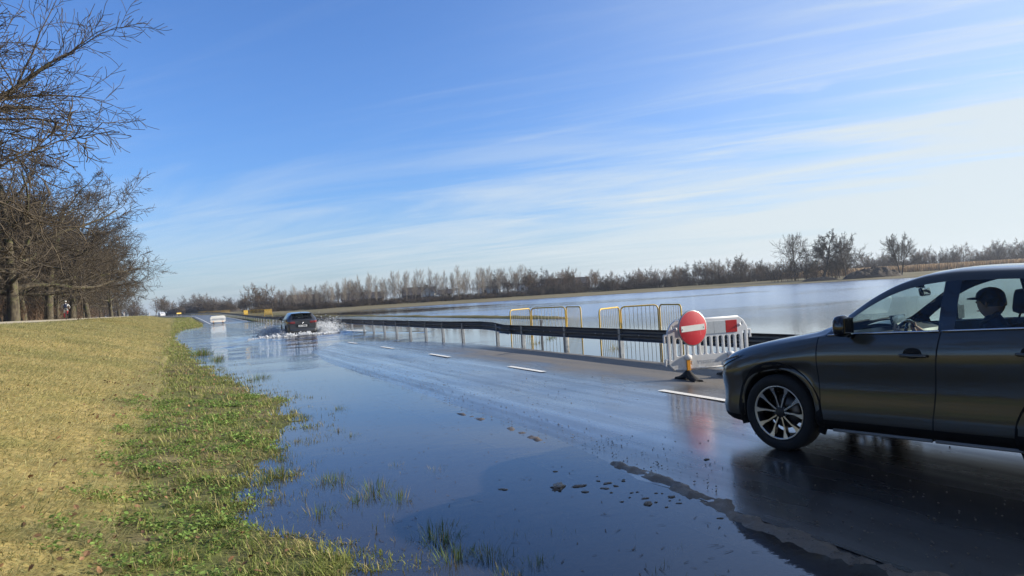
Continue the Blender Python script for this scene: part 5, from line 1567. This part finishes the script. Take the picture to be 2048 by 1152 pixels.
def head(parent, c, size, face, mats, hair=True, helmet=None):
    """face: unit vector the face looks along"""
    f_ = Vector(face).normalized(); up = Vector((0, 0, 1)); r_ = f_.cross(up).normalized(); up2 = r_.cross(f_)
    M = Matrix((r_, f_, up2)).transposed()
    def w(x, y, z): return Vector(c) + M @ (Vector((x, y, z)) * size)
    nu, nv = 18, 14; vs = []; fs = []
    for i in range(nv + 1):
        a = math.pi * i / nv
        for j in range(nu):
            b = 2 * math.pi * j / nu; x = math.sin(a) * math.cos(b); y = math.sin(a) * math.sin(b); z = math.cos(a)
            X = x * .34 * (1 - .22 * max(0, -z)); Y = y * .42 * (1 if y < 0 else 1 - .10 * max(0, -z)) - .02 + (.04 * max(0, -z) if y > 0 else .06 * max(0, -z)); Z = z * .5
            if y > .75: Y += .085 * math.exp(-((x / .14) ** 2) - ((z + .08) / .16) ** 2); Y -= .025 * math.exp(-((abs(x) - .30) / .12) ** 2 - ((z - .08) / .10) ** 2)
            vs.append(w(X, Y, Z))
    for i in range(nv):
        for j in range(nu): j2 = (j + 1) % nu; fs.append((i * nu + j, (i + 1) * nu + j, (i + 1) * nu + j2, i * nu + j2))
    mb = MB().sm(True).add(vs, fs)
    for s in (-1, 1): mb.ball(w(s * .335, -.02, -.02), (.03 * size + .004, .05 * size, .09 * size), 8, 6)
    ho = mb.build("head", [mats[0]], parent)
    for s in (-1, 1): MB().sm(True).ball(w(s * .13, .365, .05), .038 * size, 8, 6).build("eye", [M_gap], ho)
    MB().sm(True).ball(w(0, .372, -.24), (.09 * size, .02 * size, .02 * size), 8, 6).build("mouth", [M_red_cloth], ho)
    if hair:
        vs = []; fs = []
        for i in range(9):
            a = math.pi * .56 * i / 8
            for j in range(nu):
                b = 2 * math.pi * j / nu; fr_ = max(0, math.sin(b)); aa = a * (1 - .42 * fr_)
                vs.append(w(.355 * math.sin(aa) * math.cos(b), .440 * math.sin(aa) * math.sin(b) - .025, .525 * math.cos(aa)))
        for i in range(8):
            for j in range(nu): j2 = (j + 1) % nu; fs.append((i * nu + j, (i + 1) * nu + j, (i + 1) * nu + j2, i * nu + j2))
        MB().sm(True).add(vs, fs).build("hair", [M_hair], ho)
    return ho

def hand(mb, wrist, d, palm_n, size=1.0, curl=.9):
    """palm with four curled fingers and a thumb"""
    d = Vector(d).normalized(); n_ = Vector(palm_n); n_ = (n_ - d * n_.dot(d)).normalized(); s_ = d.cross(n_)
    w = Vector(wrist)
    mb.tube([w, w + d * .03 * size, w + d * .085 * size], [.024 * size, .034 * size, .036 * size], 10)
    for k_, (off, L) in enumerate(((-.030, .062), (-.010, .072), (.010, .068), (.029, .054))):
        p = w + d * .08 * size + s_ * off * size; q = d.copy(); pts = [p]; 
        for j in range(3):
            q = (q * math.cos(curl * .75) + n_ * math.sin(curl * .75)).normalized(); p = p + q * L * size * (.45, .32, .25)[j]; pts.append(p)
            nn = (n_ * math.cos(curl * .75) - d * math.sin(curl * .75)); 
        mb.tube(pts, [.0095 * size, .009 * size, .0085 * size, .007 * size], 6)
    p = w + d * .03 * size - s_ * .030 * size
    mb.tube([p, p + (d * .4 - s_ * .5 + n_ * .5).normalized() * .035 * size, p + (d * .9 - s_ * .25 + n_ * .9).normalized() * .065 * size], [.012 * size, .0105 * size, .008 * size], 6)
    return mb

# driver of the dark car (car-local x runs rearward, so the face looks along -x)
drv = empty("person", CORG, car.rotation_euler.z, "driver in a navy jacket sitting behind the wheel of the dark car, seen in silhouette", "person")
Y0 = -.37
J = [((2.62, Y0, .62), .17, .15), ((2.66, Y0, .86), .17, .13), ((2.69, Y0, 1.06), .20, .17), ((2.675, Y0, 1.165), .15, .13), ((2.655, Y0, 1.235), .075, .075), ((2.645, Y0, 1.29), .062, .062),
     ((2.67, Y0 - .17, 1.10), .10, .10), ((2.50, Y0 - .23, .92), .058, .058), ((2.16, Y0 - .15, 1.02), .045, .045), ((2.00, Y0 - .17, 1.10), .034, .034),
     ((2.67, Y0 + .17, 1.10), .10, .10), ((2.50, Y0 + .24, .92), .058, .058), ((2.16, Y0 + .15, 1.02), .045, .045), ((2.00, Y0 + .16, 1.10), .034, .034),
     ((2.40, Y0 - .11, .62), .095, .095), ((2.08, Y0 - .14, .68), .075, .075), ((1.86, Y0 - .14, .38), .05, .05), ((2.40, Y0 + .11, .62), .095, .095), ((2.08, Y0 + .14, .68), .075, .075), ((1.86, Y0 + .14, .38), .05, .05)]
E_ = [(0, 1), (1, 2), (2, 3), (3, 4), (4, 5), (2, 6), (6, 7), (7, 8), (8, 9), (2, 10), (10, 11), (11, 12), (12, 13), (0, 14), (14, 15), (15, 16), (0, 17), (17, 18), (18, 19)]
skin_body("body", J, E_, [M_navy], 0, drv)
head(drv, (2.645, Y0, 1.372), .255, (-1, .05, -.03), [M_skin])
hb = MB().sm(True)
hand(hb, (2.00, Y0 - .17, 1.10), (-.8, .1, .5), (.5, .3, .6)); hb.build("hand", [M_skin], drv)
hb = MB().sm(True)
hand(hb, (2.00, Y0 + .16, 1.10), (-.8, -.1, .5), (.5, -.3, .6)); hb.build("hand", [M_skin], drv)

MB().sm(True).ball((2.645, Y0, 1.425), (.110, .092, .082), 14, 8).ball((2.535, Y0, 1.412), (.075, .07, .012), 10, 6).build("cap", [M_trouser], drv)
MB().sm(True).tube([(2.78, Y0 - .20, 1.30), (2.62, Y0 - .13, 1.21), (2.50, Y0 + .02, .98), (2.52, Y0 + .18, .72)], .018, 5).build("seat_belt", [M_seat], drv)

# cyclist on the dyke path, riding away
CX, CY = -9.75, 83.0
cz = 1.66 + .06 + .16 * (9.75 - 8.7) / 2.05 + .005
bk = empty("bicycle", (CX, CY, cz), math.radians(4), "bicycle ridden away along the dyke path by the white helmeted cyclist", "bicycle")
M_bike = plain("bike_frame", (.08, .02, .02), .3, coat=.6)
for y in (-.52, .54):
    w_ = MB().sm(True).tube([(0, y + .34 * math.cos(a), .35 + .34 * math.sin(a)) for a in np.linspace(0, 6.283, 28, endpoint=False)], .02, 6, closed=True)
    wh = w_.build("wheel", [M_tyre], bk); s_ = MB()
    for i in range(14):
        a = 6.283 * i / 14; s_.tube([(0, y, .35), (0, y + .33 * math.cos(a), .35 + .33 * math.sin(a))], .003, 3)
    s_.build("spokes", [M_zinc], wh)
MB().sm(True).tube([(0, -.52, .35), (0, -.06, .30), (0, -.20, .88)], .016, 6).tube([(0, -.06, .30), (0, .40, .84)], .02, 6).tube([(0, -.18, .80), (0, .38, .90)], .018, 6).tube([(0, -.52, .35), (0, -.18, .78)], .012, 6).tube([(0, .54, .35), (0, .38, .98)], .016, 6).build("frame", [M_bike], bk)
MB().sm(True).ball((0, -.22, .94), (.075, .14, .035)).build("saddle", [M_black], bk)
MB().sm(True).tube([(-.30, .34, 1.05), (-.2, .40, 1.04), (0, .40, 1.02), (.2, .40, 1.04), (.30, .34, 1.05)], .014, 6).build("handlebar", [M_black], bk)
MB().sm(True).tube([(-.10, -.06, .14), (-.10, -.06, .30), (.10, -.06, .30), (.10, -.06, .46)], .012, 5).box((-.13, -.06, .13), (.09, .07, .02)).box((.13, -.06, .47), (.09, .07, .02)).build("pedals", [M_black], bk)
MB().sm(True).tube([(0, -.86, .66), (0, -.7, .74), (0, -.35, .74)], .01, 5).box((0, -.80, .60), (.06, .02, .08)).build("rear_rack", [M_black], bk)
cyc = empty("person", (CX, CY, cz), math.radians(4), "cyclist with white helmet, dark backpack and red leggings riding away along the dyke path", "person")
J = [((0, -.22, 1.02), .16, .13), ((0, -.16, 1.18), .15, .12), ((0, -.06, 1.38), .19, .12), ((0, .0, 1.50), .09, .08), ((0, .04, 1.57), .055, .055),
     ((-.19, -.02, 1.44), .075, .075), ((-.36, .10, 1.22), .052, .052), ((-.29, .32, 1.08), .036, .036), ((.19, -.02, 1.44), .075, .075), ((.36, .10, 1.22), .052, .052), ((.29, .32, 1.08), .036, .036)]
skin_body("body", J, [(0, 1), (1, 2), (2, 3), (3, 4), (2, 5), (5, 6), (6, 7), (2, 8), (8, 9), (9, 10)], [M_white_cloth], 0, cyc)
for s, kn, an in ((-1, (-.13, .16, .62), (-.12, -.06, .20)), (1, (.13, .22, .86), (.12, -.04, .52))):
    J = [((s * .09, -.20, .98), .105, .105), (tuple((a + b) / 2 for a, b in zip((s * .10, -.20, .98), kn)), .09, .09), (kn, .068, .068)]
    skin_body("shorts", J, [(0, 1), (1, 2)], [M_white_cloth], 0, cyc)
    J = [(kn, .066, .066), (tuple(a * .6 + b * .4 for a, b in zip(kn, an)), .062, .062), (an, .042, .042)]
    skin_body("legging", J, [(0, 1), (1, 2)], [M_red_cloth], 0, cyc)
    MB().sm(True).ball((an[0], an[1] + .06, an[2] - .03), (.045, .13, .045)).build("shoe", [M_black], cyc)
ho = head(cyc, (0, .07, 1.68), .24, (0, 1, -.05), [M_skin], hair=True)
MB().sm(True).ball((0, .06, 1.735), (.115, .15, .095), 14, 8).build("helmet", [M_white_pl], cyc)
for s in (-1, 1):
    hb = MB().sm(True); hand(hb, (s * .29, .32, 1.08), (0, .9, -.3), (0, -.2, -1)); hb.build("hand", [M_skin], cyc)
bp = empty("backpack", (CX, CY, cz), math.radians(4), "small dark backpack on the cyclist's back", "backpack")
MB().sm(True).box((0, -.24, 1.30), (.28, .17, .40), (-.25, 0, 0), .06).build("bag", [M_navy], bp)
for s in (-1, 1): MB().sm(True).tube([(s * .11, -.16, 1.46), (s * .13, -.02, 1.535), (s * .13, .07, 1.44)], .02, 5).build("strap", [M_navy], bp)
# ------------------------------------------------------------------ grass, weeds, dead leaves
def blades(x, y, z, h, w, az, tilt, bendf, col, name, mat, label):
    """flat bent blades: two quads' worth each"""
    n = len(x)
    d = np.stack([np.cos(az), np.sin(az), np.zeros(n)], 1); s = np.stack([-np.sin(az), np.cos(az), np.zeros(n)], 1)
    up = np.array([0, 0, 1.0])[None]
    base = np.stack([x, y, z], 1)
    ct, st = np.cos(tilt)[:, None], np.sin(tilt)[:, None]
    ct2, st2 = np.cos(tilt * (1 + bendf))[:, None], np.sin(np.minimum(tilt * (1 + bendf), 1.75))[:, None]
    mid = base + (d * st + up * ct) * (h * .55)[:, None]
    tip = mid + (d * st2 + up * np.maximum(ct2, -.25)) * (h * .5)[:, None]
    hw = (w / 2)[:, None]
    V = np.stack([base - s * hw, base + s * hw, mid + s * hw * .8, mid - s * hw * .8, tip], 1).reshape(-1, 3)
    b = np.arange(n) * 5
    F = np.concatenate([np.stack([b, b + 1, b + 2, b + 3], 1).ravel().reshape(n, 4), np.stack([b + 3, b + 2, b + 4], 1)], 1).ravel()
    S = np.tile([4, 3], n)
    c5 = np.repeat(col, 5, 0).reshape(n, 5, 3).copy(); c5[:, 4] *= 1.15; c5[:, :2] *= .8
    o = np_mesh(name, V, F, S, mat, col=c5.reshape(-1, 3))
    if label: tag(o, label, "grass", kind='stuff')
    return o
M_grass = col_attr_mat("grass_blades", .65, 25, .18, transl=.45, spec=.25)
rng = np.random.default_rng(77)
def sample(t0, t1, xa, xb, dens):
    n = int((t1 - t0) * (xb - xa) * dens); return rng.uniform(xa, xb, n), rng.uniform(t0, t1, n)
bins = [2.2, 3.2, 4.2, 5.2, 6.5, 8, 10, 12.5, 16, 20, 26, 34, 46, 62, 85, 112, 150, 210]
TX, TY, GXs, GYs = [], [], [], []
for a, b in zip(bins[:-1], bins[1:]):
    m = (a + b) / 2; left = max(-8.6, -.26 * b - 1.2)
    dens = 3300 * (5.0 / max(m, 4)) ** 1.35
    x, y = sample(a, b, left, -.1, dens); TX.append(x); TY.append(y)
    x, y = sample(a, b, -1.3, 3.2, dens * 1.15); GXs.append(x); GYs.append(y)
tx, ty = np.concatenate(TX), np.concatenate(TY)
toe = -.55 + (vnoise(tx, ty, 6.0, 5, 2) - .5) * .25 + (vnoise(tx, ty, .5, 61, 3) - .5) * .9
keep = tx + bend(ty) < toe; tx, ty = tx[keep], ty[keep]
n = len(tx); dd = np.hypot(tx, ty)
cl = vnoise(tx, ty, .28, 62, 2); cl2 = vnoise(tx, ty, 1.6, 63, 3)
w = np.clip(.0030 + .00058 * dd, .003, .05) * rng.uniform(.7, 1.3, n)
h = rng.uniform(.05, .11, n) * (.7 + .7 * cl) * (1 + .012 * dd)
az = -.45 + (cl - .5) * 2.4 + rng.normal(0, .6, n)
tilt = np.clip(rng.normal(1.12, .22, n), .3, 1.48)
base_c = np.array([.64, .59, .28])[None] * rng.uniform(.68, 1.2, (n, 1))
gmix = (sstep(.50, .74, cl2) * .55 * rng.random(n) + (rng.random(n) < .08) * .7)[:, None]
col_ = base_c * (1 - gmix) + np.array([.12, .16, .035])[None] * gmix
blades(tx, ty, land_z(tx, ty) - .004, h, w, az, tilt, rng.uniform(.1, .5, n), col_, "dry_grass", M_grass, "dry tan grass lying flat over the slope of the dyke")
gx_, gy_ = np.concatenate(GXs), np.concatenate(GYs)
z = land_z(gx_, gy_); toe = -.55 + (vnoise(gx_, gy_, 6.0, 5, 2) - .5) * .25 + (vnoise(gx_, gy_, .5, 61, 3) - .5) * .9
clump = vnoise(gx_, gy_, .22, 65, 2); clump2 = vnoise(gx_, gy_, .8, 66, 2)
okz = (z > -.012 + .03 * (clump - .5)) & (gx_ + bend(gy_) > toe) & (gx_ < 3.4) & (rng.random(len(gx_)) < np.clip(.15 + 1.5 * (clump - .25), .08, 1)) & (clump2 < .80)
gx_, gy_, z, clump = gx_[okz], gy_[okz], z[okz], clump[okz]; n = len(gx_); dd = np.hypot(gx_, gy_)
w = np.clip(.0042 + .00060 * dd, .004, .05) * rng.uniform(.7, 1.35, n)
h = rng.uniform(.025, .090, n) * (.4 + 1.5 * clump ** 1.5) * (1 + .012 * dd)
hue = vnoise(gx_, gy_, .7, 67, 2)
c1 = np.array([.19, .245, .055]); c2 = np.array([.36, .37, .12]); c3 = np.array([.50, .42, .19])
m = rng.random(n)[:, None]; col_ = c1 * (1 - m) + c2 * m
dryf = ((rng.random(n) < .16 + .35 * sstep(.5, .75, hue)))[:, None]; col_ = np.where(dryf, c3 * rng.uniform(.6, 1.1, (n, 1)), col_ * rng.uniform(.7, 1.2, (n, 1)))
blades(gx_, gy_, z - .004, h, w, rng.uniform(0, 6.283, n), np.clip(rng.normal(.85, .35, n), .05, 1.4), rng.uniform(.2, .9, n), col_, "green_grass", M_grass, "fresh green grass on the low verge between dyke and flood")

# low broad leaved weeds on the verge
def leaves(x, y, z, r, col, name, mat, label, cat, curl=.35):
    n = len(x); az = rng.uniform(0, 6.283, n); d = np.stack([np.cos(az), np.sin(az), rng.normal(.15, curl, n)], 1); d /= np.linalg.norm(d, axis=1, keepdims=True)
    s = np.cross(d, np.array([0, 0, 1.0])[None] + rng.normal(0, .45, (n, 3))); s /= np.linalg.norm(s, axis=1, keepdims=True)
    nn = np.cross(s, d); c = np.stack([x, y, z], 1); r_ = r[:, None]
    V = np.stack([c - d * r_ * 1.1, c - d * r_ * .3 + s * r_ * .75 + nn * r_ * .22, c + d * r_ * .6 + s * r_ * .62 + nn * r_ * .2, c + d * r_ * 1.2, c + d * r_ * .6 - s * r_ * .62 + nn * r_ * .2, c - d * r_ * .3 - s * r_ * .75 + nn * r_ * .22, c + d * .1 * r_], 1).reshape(-1, 3)
    b = (np.arange(n) * 7)[:, None]
    F = np.concatenate([b + np.array([[0, 6, 5]]), b + np.array([[0, 1, 6]]), b + np.array([[1, 2, 6]]), b + np.array([[2, 3, 6]]), b + np.array([[3, 4, 6]]), b + np.array([[4, 5, 6]])], 1).ravel()
    o = np_mesh(name, V, F, np.full(n * 6, 3), mat, col=np.repeat(col, 7, 0)); tag(o, label, cat, kind='stuff'); return o
cx = rng.uniform(-.9, 1.7, 900); cy = 2.6 + 13 * rng.random(900) ** 1.6
k_ = (land_z(cx, cy) > .0) & (vnoise(cx, cy, .6, 81, 2) > .50); cx, cy = cx[k_], cy[k_]
rep = 26; x = np.repeat(cx, rep) + rng.normal(0, .065, len(cx) * rep); y = np.repeat(cy, rep) + rng.normal(0, .065, len(cx) * rep)
n = len(x); z = np.maximum(land_z(x, y), -.004) + rng.uniform(.008, .055, n)
col_ = np.array([.16, .25, .06])[None] * rng.uniform(.6, 1.6, (n, 1)) + rng.uniform(0, .03, (n, 1)) * np.array([[1, .7, .2]])
leaves(x, y, z, rng.uniform(.007, .016, n) * (1 + .03 * np.hypot(x, y)), col_, "weeds", M_grass, "low round leaved weeds spreading over the green verge", "weeds")
M_dead = col_attr_mat("dead_leaves", .8, 40, .3, transl=.1)
x = np.concatenate([rng.uniform(-1.4, 1.2, 560), rng.uniform(-6, -.6, 90)]); y = np.concatenate([2.6 + 20 * rng.random(560) ** 1.4, 3 + 26 * rng.random(90)])
z = land_z(x, y); kk = z > .0; x, y, z = x[kk], y[kk], z[kk] + .035; n = len(x)
leaves(x, y, z, rng.uniform(.014, .030, n), np.array([.17, .095, .050])[None] * rng.uniform(.4, 1.5, (n, 1)), "dead_leaves", M_dead, "scattered curled brown leaves on the grass", "leaves", .5)

# loose blades and sprigs sticking out of the shallow water
x, y, h = [], [], []
for i in range(430):
    yy = 2.6 + 24 * R.random() ** 1.7; off = abs(R.gauss(0, .85)); xx = float(shore_x(yy)) + off
    if xx > 3.3: continue
    if yy < 5.2 and R.random() < .5: xx = R.uniform(.8, 3.0)
    q = R.randint(4, 30) if off < .7 else R.randint(1, 7); rad = R.uniform(.02, .11)
    for j in range(q): x.append(xx + R.gauss(0, rad)); y.append(yy + R.gauss(0, rad)); h.append(R.uniform(.03, .085))
x, y, h = np.array(x), np.array(y), np.array(h); n = len(x); z = np.minimum(land_z(x, y), -.01)
m = rng.random((n, 1)); col_ = np.array([.10, .13, .03]) * m + np.array([.26, .21, .085]) * (1 - m)
blades(x, y, z, h, np.full(n, .0036) * (1 + .08 * np.hypot(x, y)), rng.uniform(0, 6.283, n), np.abs(rng.normal(.5, .45, n)), rng.uniform(.2, 1.2, n), col_, "drowned_grass", M_grass, "sparse grass blades poking through the shallow flood water")
# floating straw and twigs
x, y = [], []
for i in range(420):
    yy = 2.8 + 15 * R.random() ** 1.4; x.append(R.uniform(float(shore_x(yy)) + .1, 3.6)); y.append(yy)
x, y = np.array(x), np.array(y); n = len(x)
blades(x, y, np.full(n, .003), rng.uniform(.02, .10, n), np.full(n, .006), rng.uniform(0, 6.283, n), np.full(n, 1.50), np.full(n, .03), np.array([.075, .052, .034])[None] * rng.uniform(.4, 1.8, (n, 1)), "floating_straw", M_dead, "bits of straw and twig floating on the near flood water")

def tuft_mesh(seed, q, rad, hh, dry):
    g = np.random.default_rng(seed); a = g.uniform(0, 6.283, q); r_ = rad * np.sqrt(g.random(q)); x = r_ * np.cos(a); y = r_ * np.sin(a) * .7
    m = (g.random((q, 1)) < dry); col = np.where(m, np.array([[.34, .27, .11]]) * g.uniform(.6, 1.2, (q, 1)), np.array([[.10, .145, .030]]) * g.uniform(.6, 1.4, (q, 1)))
    o = blades(x, y, np.full(q, -.06), g.uniform(.5, 1.1, q) * hh, g.uniform(.004, .009, q), a + g.normal(0, .5, q), np.clip(r_ / rad * .8 + g.normal(0, .2, q), 0, 1.3), g.uniform(.2, .9, q), col, "grass_tuft", M_grass, None)
    return o
tufts = [tuft_mesh(1, 150, .17, .20, .25), tuft_mesh(2, 110, .13, .17, .55), tuft_mesh(3, 190, .22, .22, .15), tuft_mesh(4, 60, .09, .15, .4)]
def tuft(i, x, y, s, lab, grp=None):
    place(tufts[i], USED, x, y, float(min(max(land_z(np.array([x]), np.array([y]))[0], -.05), .05)) + .01, R.uniform(0, 6.28), s, lab, "grass tuft", grp)
tuft(2, 1.55, 6.75, 1.0, "largest pale green grass tuft standing in the water left of the mud clods")
tuft(0, 1.68, 6.35, .9, "green tuft in the water just in front of the largest pale tuft")
tuft(1, 2.02, 7.6, .7, "small straw coloured tuft in open water beyond the largest pale tuft")
tuft(1, 2.30, 7.2, .8, "straw tuft nearest to the mud clods, alone in open water")
tuft(0, 1.62, 5.0, .8, "dark green tuft in the shaded water at the bottom of the picture")
tuft(2, 1.80, 4.55, .65, "wide tuft in the shaded water at the bottom edge, right of the verge")
tuft(3, 2.15, 4.9, .9, "thin tuft of upright stalks in the shaded water at the bottom")
tuft(1, 11.1, 22.7, 2.0, "straw tuft behind the guardrail at the foot of the dark stub post")
tuft(1, 11.35, 18.0, 2.0, "straw tuft at the foot of the right yellow railing")
for i in range(26):
    yy = 4 + 9 * R.random() ** 1.2; xx = float(shore_x(yy)) + R.uniform(.05, .95)
    tuft(R.randint(0, 3), xx, yy, R.uniform(.5, .9), "small grass tuft in the shallow water close along the green verge", "tufts along the flooded verge")
for i in range(9):
    yy = R.uniform(19, 34); xx = float(shore_x(yy)) + R.uniform(-.1, 1.1)
    tuft(R.randint(0, 3), xx, yy, R.uniform(1.2, 2.4), "dark grass tuft in the water at the foot of the dyke, beyond the green verge", "far tufts at the dyke foot")
for i in range(16):
    xx = R.uniform(10.9, 17); yy = R.uniform(11, 34)
    tuft(R.randint(0, 3), xx, yy, R.uniform(.6, 1.4), "small tuft in the bright shallow water behind the guardrails", "tufts behind the guardrails")

# mud clods lying in the puddle beside the road edge
def clod(seed, s):
    bm = bmesh.new(); bmesh.ops.create_icosphere(bm, subdivisions=3, radius=1); g = np.random.default_rng(seed); off = g.uniform(0, 50, 3)
    for v in bm.verts:
        c = v.co; q = .35 + 1.25 * float(vnoise(c.x * 1.6 + off[0] + c.z, c.y * 1.6 + off[1] - c.z * .7, .45, seed, 4)); v.co = Vector((c.x * s[0], c.y * s[1], c.z * s[2])) * q
    me = bpy.data.meshes.new("mud_clod"); bm.to_mesh(me); bm.free(); me.polygons.foreach_set("use_smooth", [True] * len(me.polygons))
    return link_mesh("mud_clod", me, [M_mud])
clods = [clod(1, (.12, .06, .035)), clod(2, (.06, .035, .02)), clod(3, (.08, .04, .018)), clod(4, (.04, .03, .018))]
def put_clod(i, x, y, s, lab, grp=None): place(clods[i], USED, x, y, max(float(road_z(x, y)) if x > 3.7 else 0, 0) + .002, R.uniform(0, 6.28), s, lab, "mud clod", grp, sz=s * .6)
put_clod(0, 2.98, 5.83, 1.0, "largest dark mud clod lying in the puddle beside the road edge")
put_clod(2, 3.14, 5.74, .8, "flat mud clod touching the right end of the largest clod")
put_clod(2, 2.55, 6.05, .55, "thin dark clod alone in the water left of the largest clod")
put_clod(1, 3.32, 4.95, .9, "mud clod in the puddle nearest to the camera along the road edge")
for i in range(26): put_clod(R.randint(1, 3), 3.05 + .55 * R.random() ** .7, R.gauss(5.55, .42), R.uniform(.18, .55), "small wet mud clod strewn along the road edge by the puddle", "small clods along the road edge")
put_clod(3, 4.55, 5.75, .7, "small dark stone lying on wet asphalt in front of the dark car's wheel")
# grit on the road
n = 1600; x = np.concatenate([rng.uniform(3.8, 9.6, 700), 3.9 + np.abs(rng.normal(0, .5, 900))]); y = 2.2 + 18 * rng.random(1600) ** 1.2
z = road_z(x, y) + .004; r_ = rng.uniform(.003, .011, n)
octv = np.array([[1, 0, 0], [-1, 0, 0], [0, 1, 0], [0, -1, 0], [0, 0, .7], [0, 0, -.7]]); octf = np.array([[0, 2, 4], [2, 1, 4], [1, 3, 4], [3, 0, 4], [2, 0, 5], [1, 2, 5], [3, 1, 5], [0, 3, 5]])
V = np.stack([x, y, z], 1)[:, None] + octv[None] * r_[:, None, None] * rng.uniform(.6, 1.3, (n, 1, 3))
F = (np.arange(n) * 6)[:, None, None] + octf[None]
o = np_mesh("grit", V.reshape(-1, 3), F.ravel(), np.full(n * 8, 3), M_mud); tag(o, "fine grit and crumbs of mud scattered on the asphalt", "grit", kind='stuff')

# ------------------------------------------------------------------ splash thrown up by the wading car
k = Nodes("water_spray")
s = k.bsdf((.80, .82, .84), .25, spec=.6)
t = k.node("ShaderNodeBsdfTranslucent"); t.inputs[0].default_value = (.82, .85, .88, 1)
tr = k.node("ShaderNodeBsdfTransparent")
m1 = k.node("ShaderNodeMixShader"); m1.inputs[0].default_value = .5; k.l.new(s, m1.inputs[1]); k.l.new(t.outputs[0], m1.inputs[2])
m2 = k.node("ShaderNodeMixShader"); m2.inputs[0].default_value = .25; k.l.new(m1.outputs[0], m2.inputs[1]); k.l.new(tr.outputs[0], m2.inputs[2])
M_spray = k.done(m2.outputs[0])
icv = octv / np.linalg.norm(octv, axis=1, keepdims=True)
def drops(P, Vd, size, elong):
    n = len(P); d = Vd / (np.linalg.norm(Vd, axis=1, keepdims=True) + 1e-9)
    a = np.cross(d, np.array([.3, .2, 1.0])); a /= np.linalg.norm(a, axis=1, keepdims=True); b = np.cross(d, a)
    B = np.stack([a, b, d], 2)                                             # columns
    loc = icv[None] * size[:, None, None] * np.stack([np.ones(n), np.ones(n), elong], 1)[:, None, :] * rng.uniform(.7, 1.3, (n, 6, 1))
    V = np.einsum('nij,nkj->nki', B, loc) + P[:, None]
    return V.reshape(-1, 3), ((np.arange(n) * 6)[:, None, None] + octf[None]).reshape(-1, 3)
def plume(n, origin, vmean, vsd, tmax, size, spread):
    t_ = rng.random(n) ** .8 * tmax; v0 = np.array(vmean)[None] + rng.normal(0, 1, (n, 3)) * np.array(vsd)[None]
    o = np.array(origin)[None] + rng.normal(0, 1, (n, 3)) * np.array(spread)[None]
    P = o + v0 * t_[:, None]; P[:, 2] = o[:, 2] + v0[:, 2] * t_ - 4.9 * t_ ** 2
    Vd = v0.copy(); Vd[:, 2] -= 9.8 * t_
    keep = P[:, 2] > -.02; return P[keep], Vd[keep], rng.uniform(*size, keep.sum()), rng.uniform(1, 3.2, keep.sum())
sets = []
cx0, cy0 = CAR2[0], CAR2[1]
sets.append(plume(5200, (cx0 + 1.0, cy0 + .9, .03), (1.8, .3, 2.0), (.9, .6, .8), .55, (.006, .026), (.15, .5, .03)))      # right rear
sets.append(plume(3600, (cx0 + 1.0, cy0 + 3.4, .03), (2.0, .3, 1.9), (.8, .7, .8), .6, (.008, .026), (.12, .4, .03)))       # right front
sets.append(plume(3800, (cx0 - 1.0, cy0 + 3.3, .03), (-2.0, .2, 2.1), (.8, .7, .7), .6, (.008, .024), (.12, .4, .03)))      # left front
sets.append(plume(1800, (cx0 - 1.0, cy0 + .9, .03), (-1.3, -.2, 1.5), (.6, .5, .5), .45, (.008, .024), (.15, .4, .03)))     # left rear
# churned foam line across the back and along the wake
n = 5200; u = rng.random(n) * 2 - 1
P = np.stack([cx0 - .4 + u * 2.3, cy0 - .55 - .35 * (1 - u * u) - .25 * (u < 0) * -u + rng.normal(0, .18, n), np.abs(rng.normal(0, .040, n)) * (1 + (vnoise(u * 9, u * 0, 1.0, 5, 2) > .55) * 1.0)], 1)
sets.append((P, rng.normal(0, 1, (n, 3)) * np.array([1, .6, .5]), rng.uniform(.012, .045, n), rng.uniform(.8, 2.6, n)))
n = 2600; u = rng.random(n)
P = np.stack([cx0 + 1.1 + u * 2.6, cy0 + .5 - u * .2 + rng.normal(0, .22, n), np.abs(rng.normal(0, .05, n)) * (1 - u * .7)], 1)
sets.append((P, rng.normal(0, 1, (n, 3)), rng.uniform(.012, .040, n) * (1 - .5 * u), rng.uniform(.8, 2.2, n)))
n = 1500; u = rng.random(n)
P = np.stack([cx0 - 1.2 - u * 2.2, cy0 - .6 - u * .9 + rng.normal(0, .14, n), np.abs(rng.normal(0, .03, n))], 1)
sets.append((P, rng.normal(0, 1, (n, 3)), rng.uniform(.012, .035, n) * (1 - .5 * u), rng.uniform(.8, 2.2, n)))
V = []; F = []; b = 0
for (P, Vd, sz, el) in sets:
    v_, f_ = drops(P, Vd, sz, el); V.append(v_); F.append(f_ + b); b += len(v_)
V = np.concatenate(V); F = np.concatenate(F)
o = np_mesh("water_spray", V, F.ravel(), np.full(len(F), 3), M_spray, smooth=True); tag(o, "white spray and foam thrown up around the wading car", "spray", kind='stuff')
# ------------------------------------------------------------------ thin winter haze over the water and fields
k = Nodes("haze_air")
pv = k.node("ShaderNodeVolumePrincipled")
pv.inputs['Color'].default_value = (.80, .88, 1.0, 1); pv.inputs['Density'].default_value = .00021; pv.inputs['Anisotropy'].default_value = .3
k.l.new(pv.outputs[0], k.out.inputs[1])
hz = MB().box((100, 1260, 13.5), (3300, 2740, 33)).build("haze", [k.m])
tag(hz, "thin pale winter haze over the flooded fields", "haze", kind='stuff')
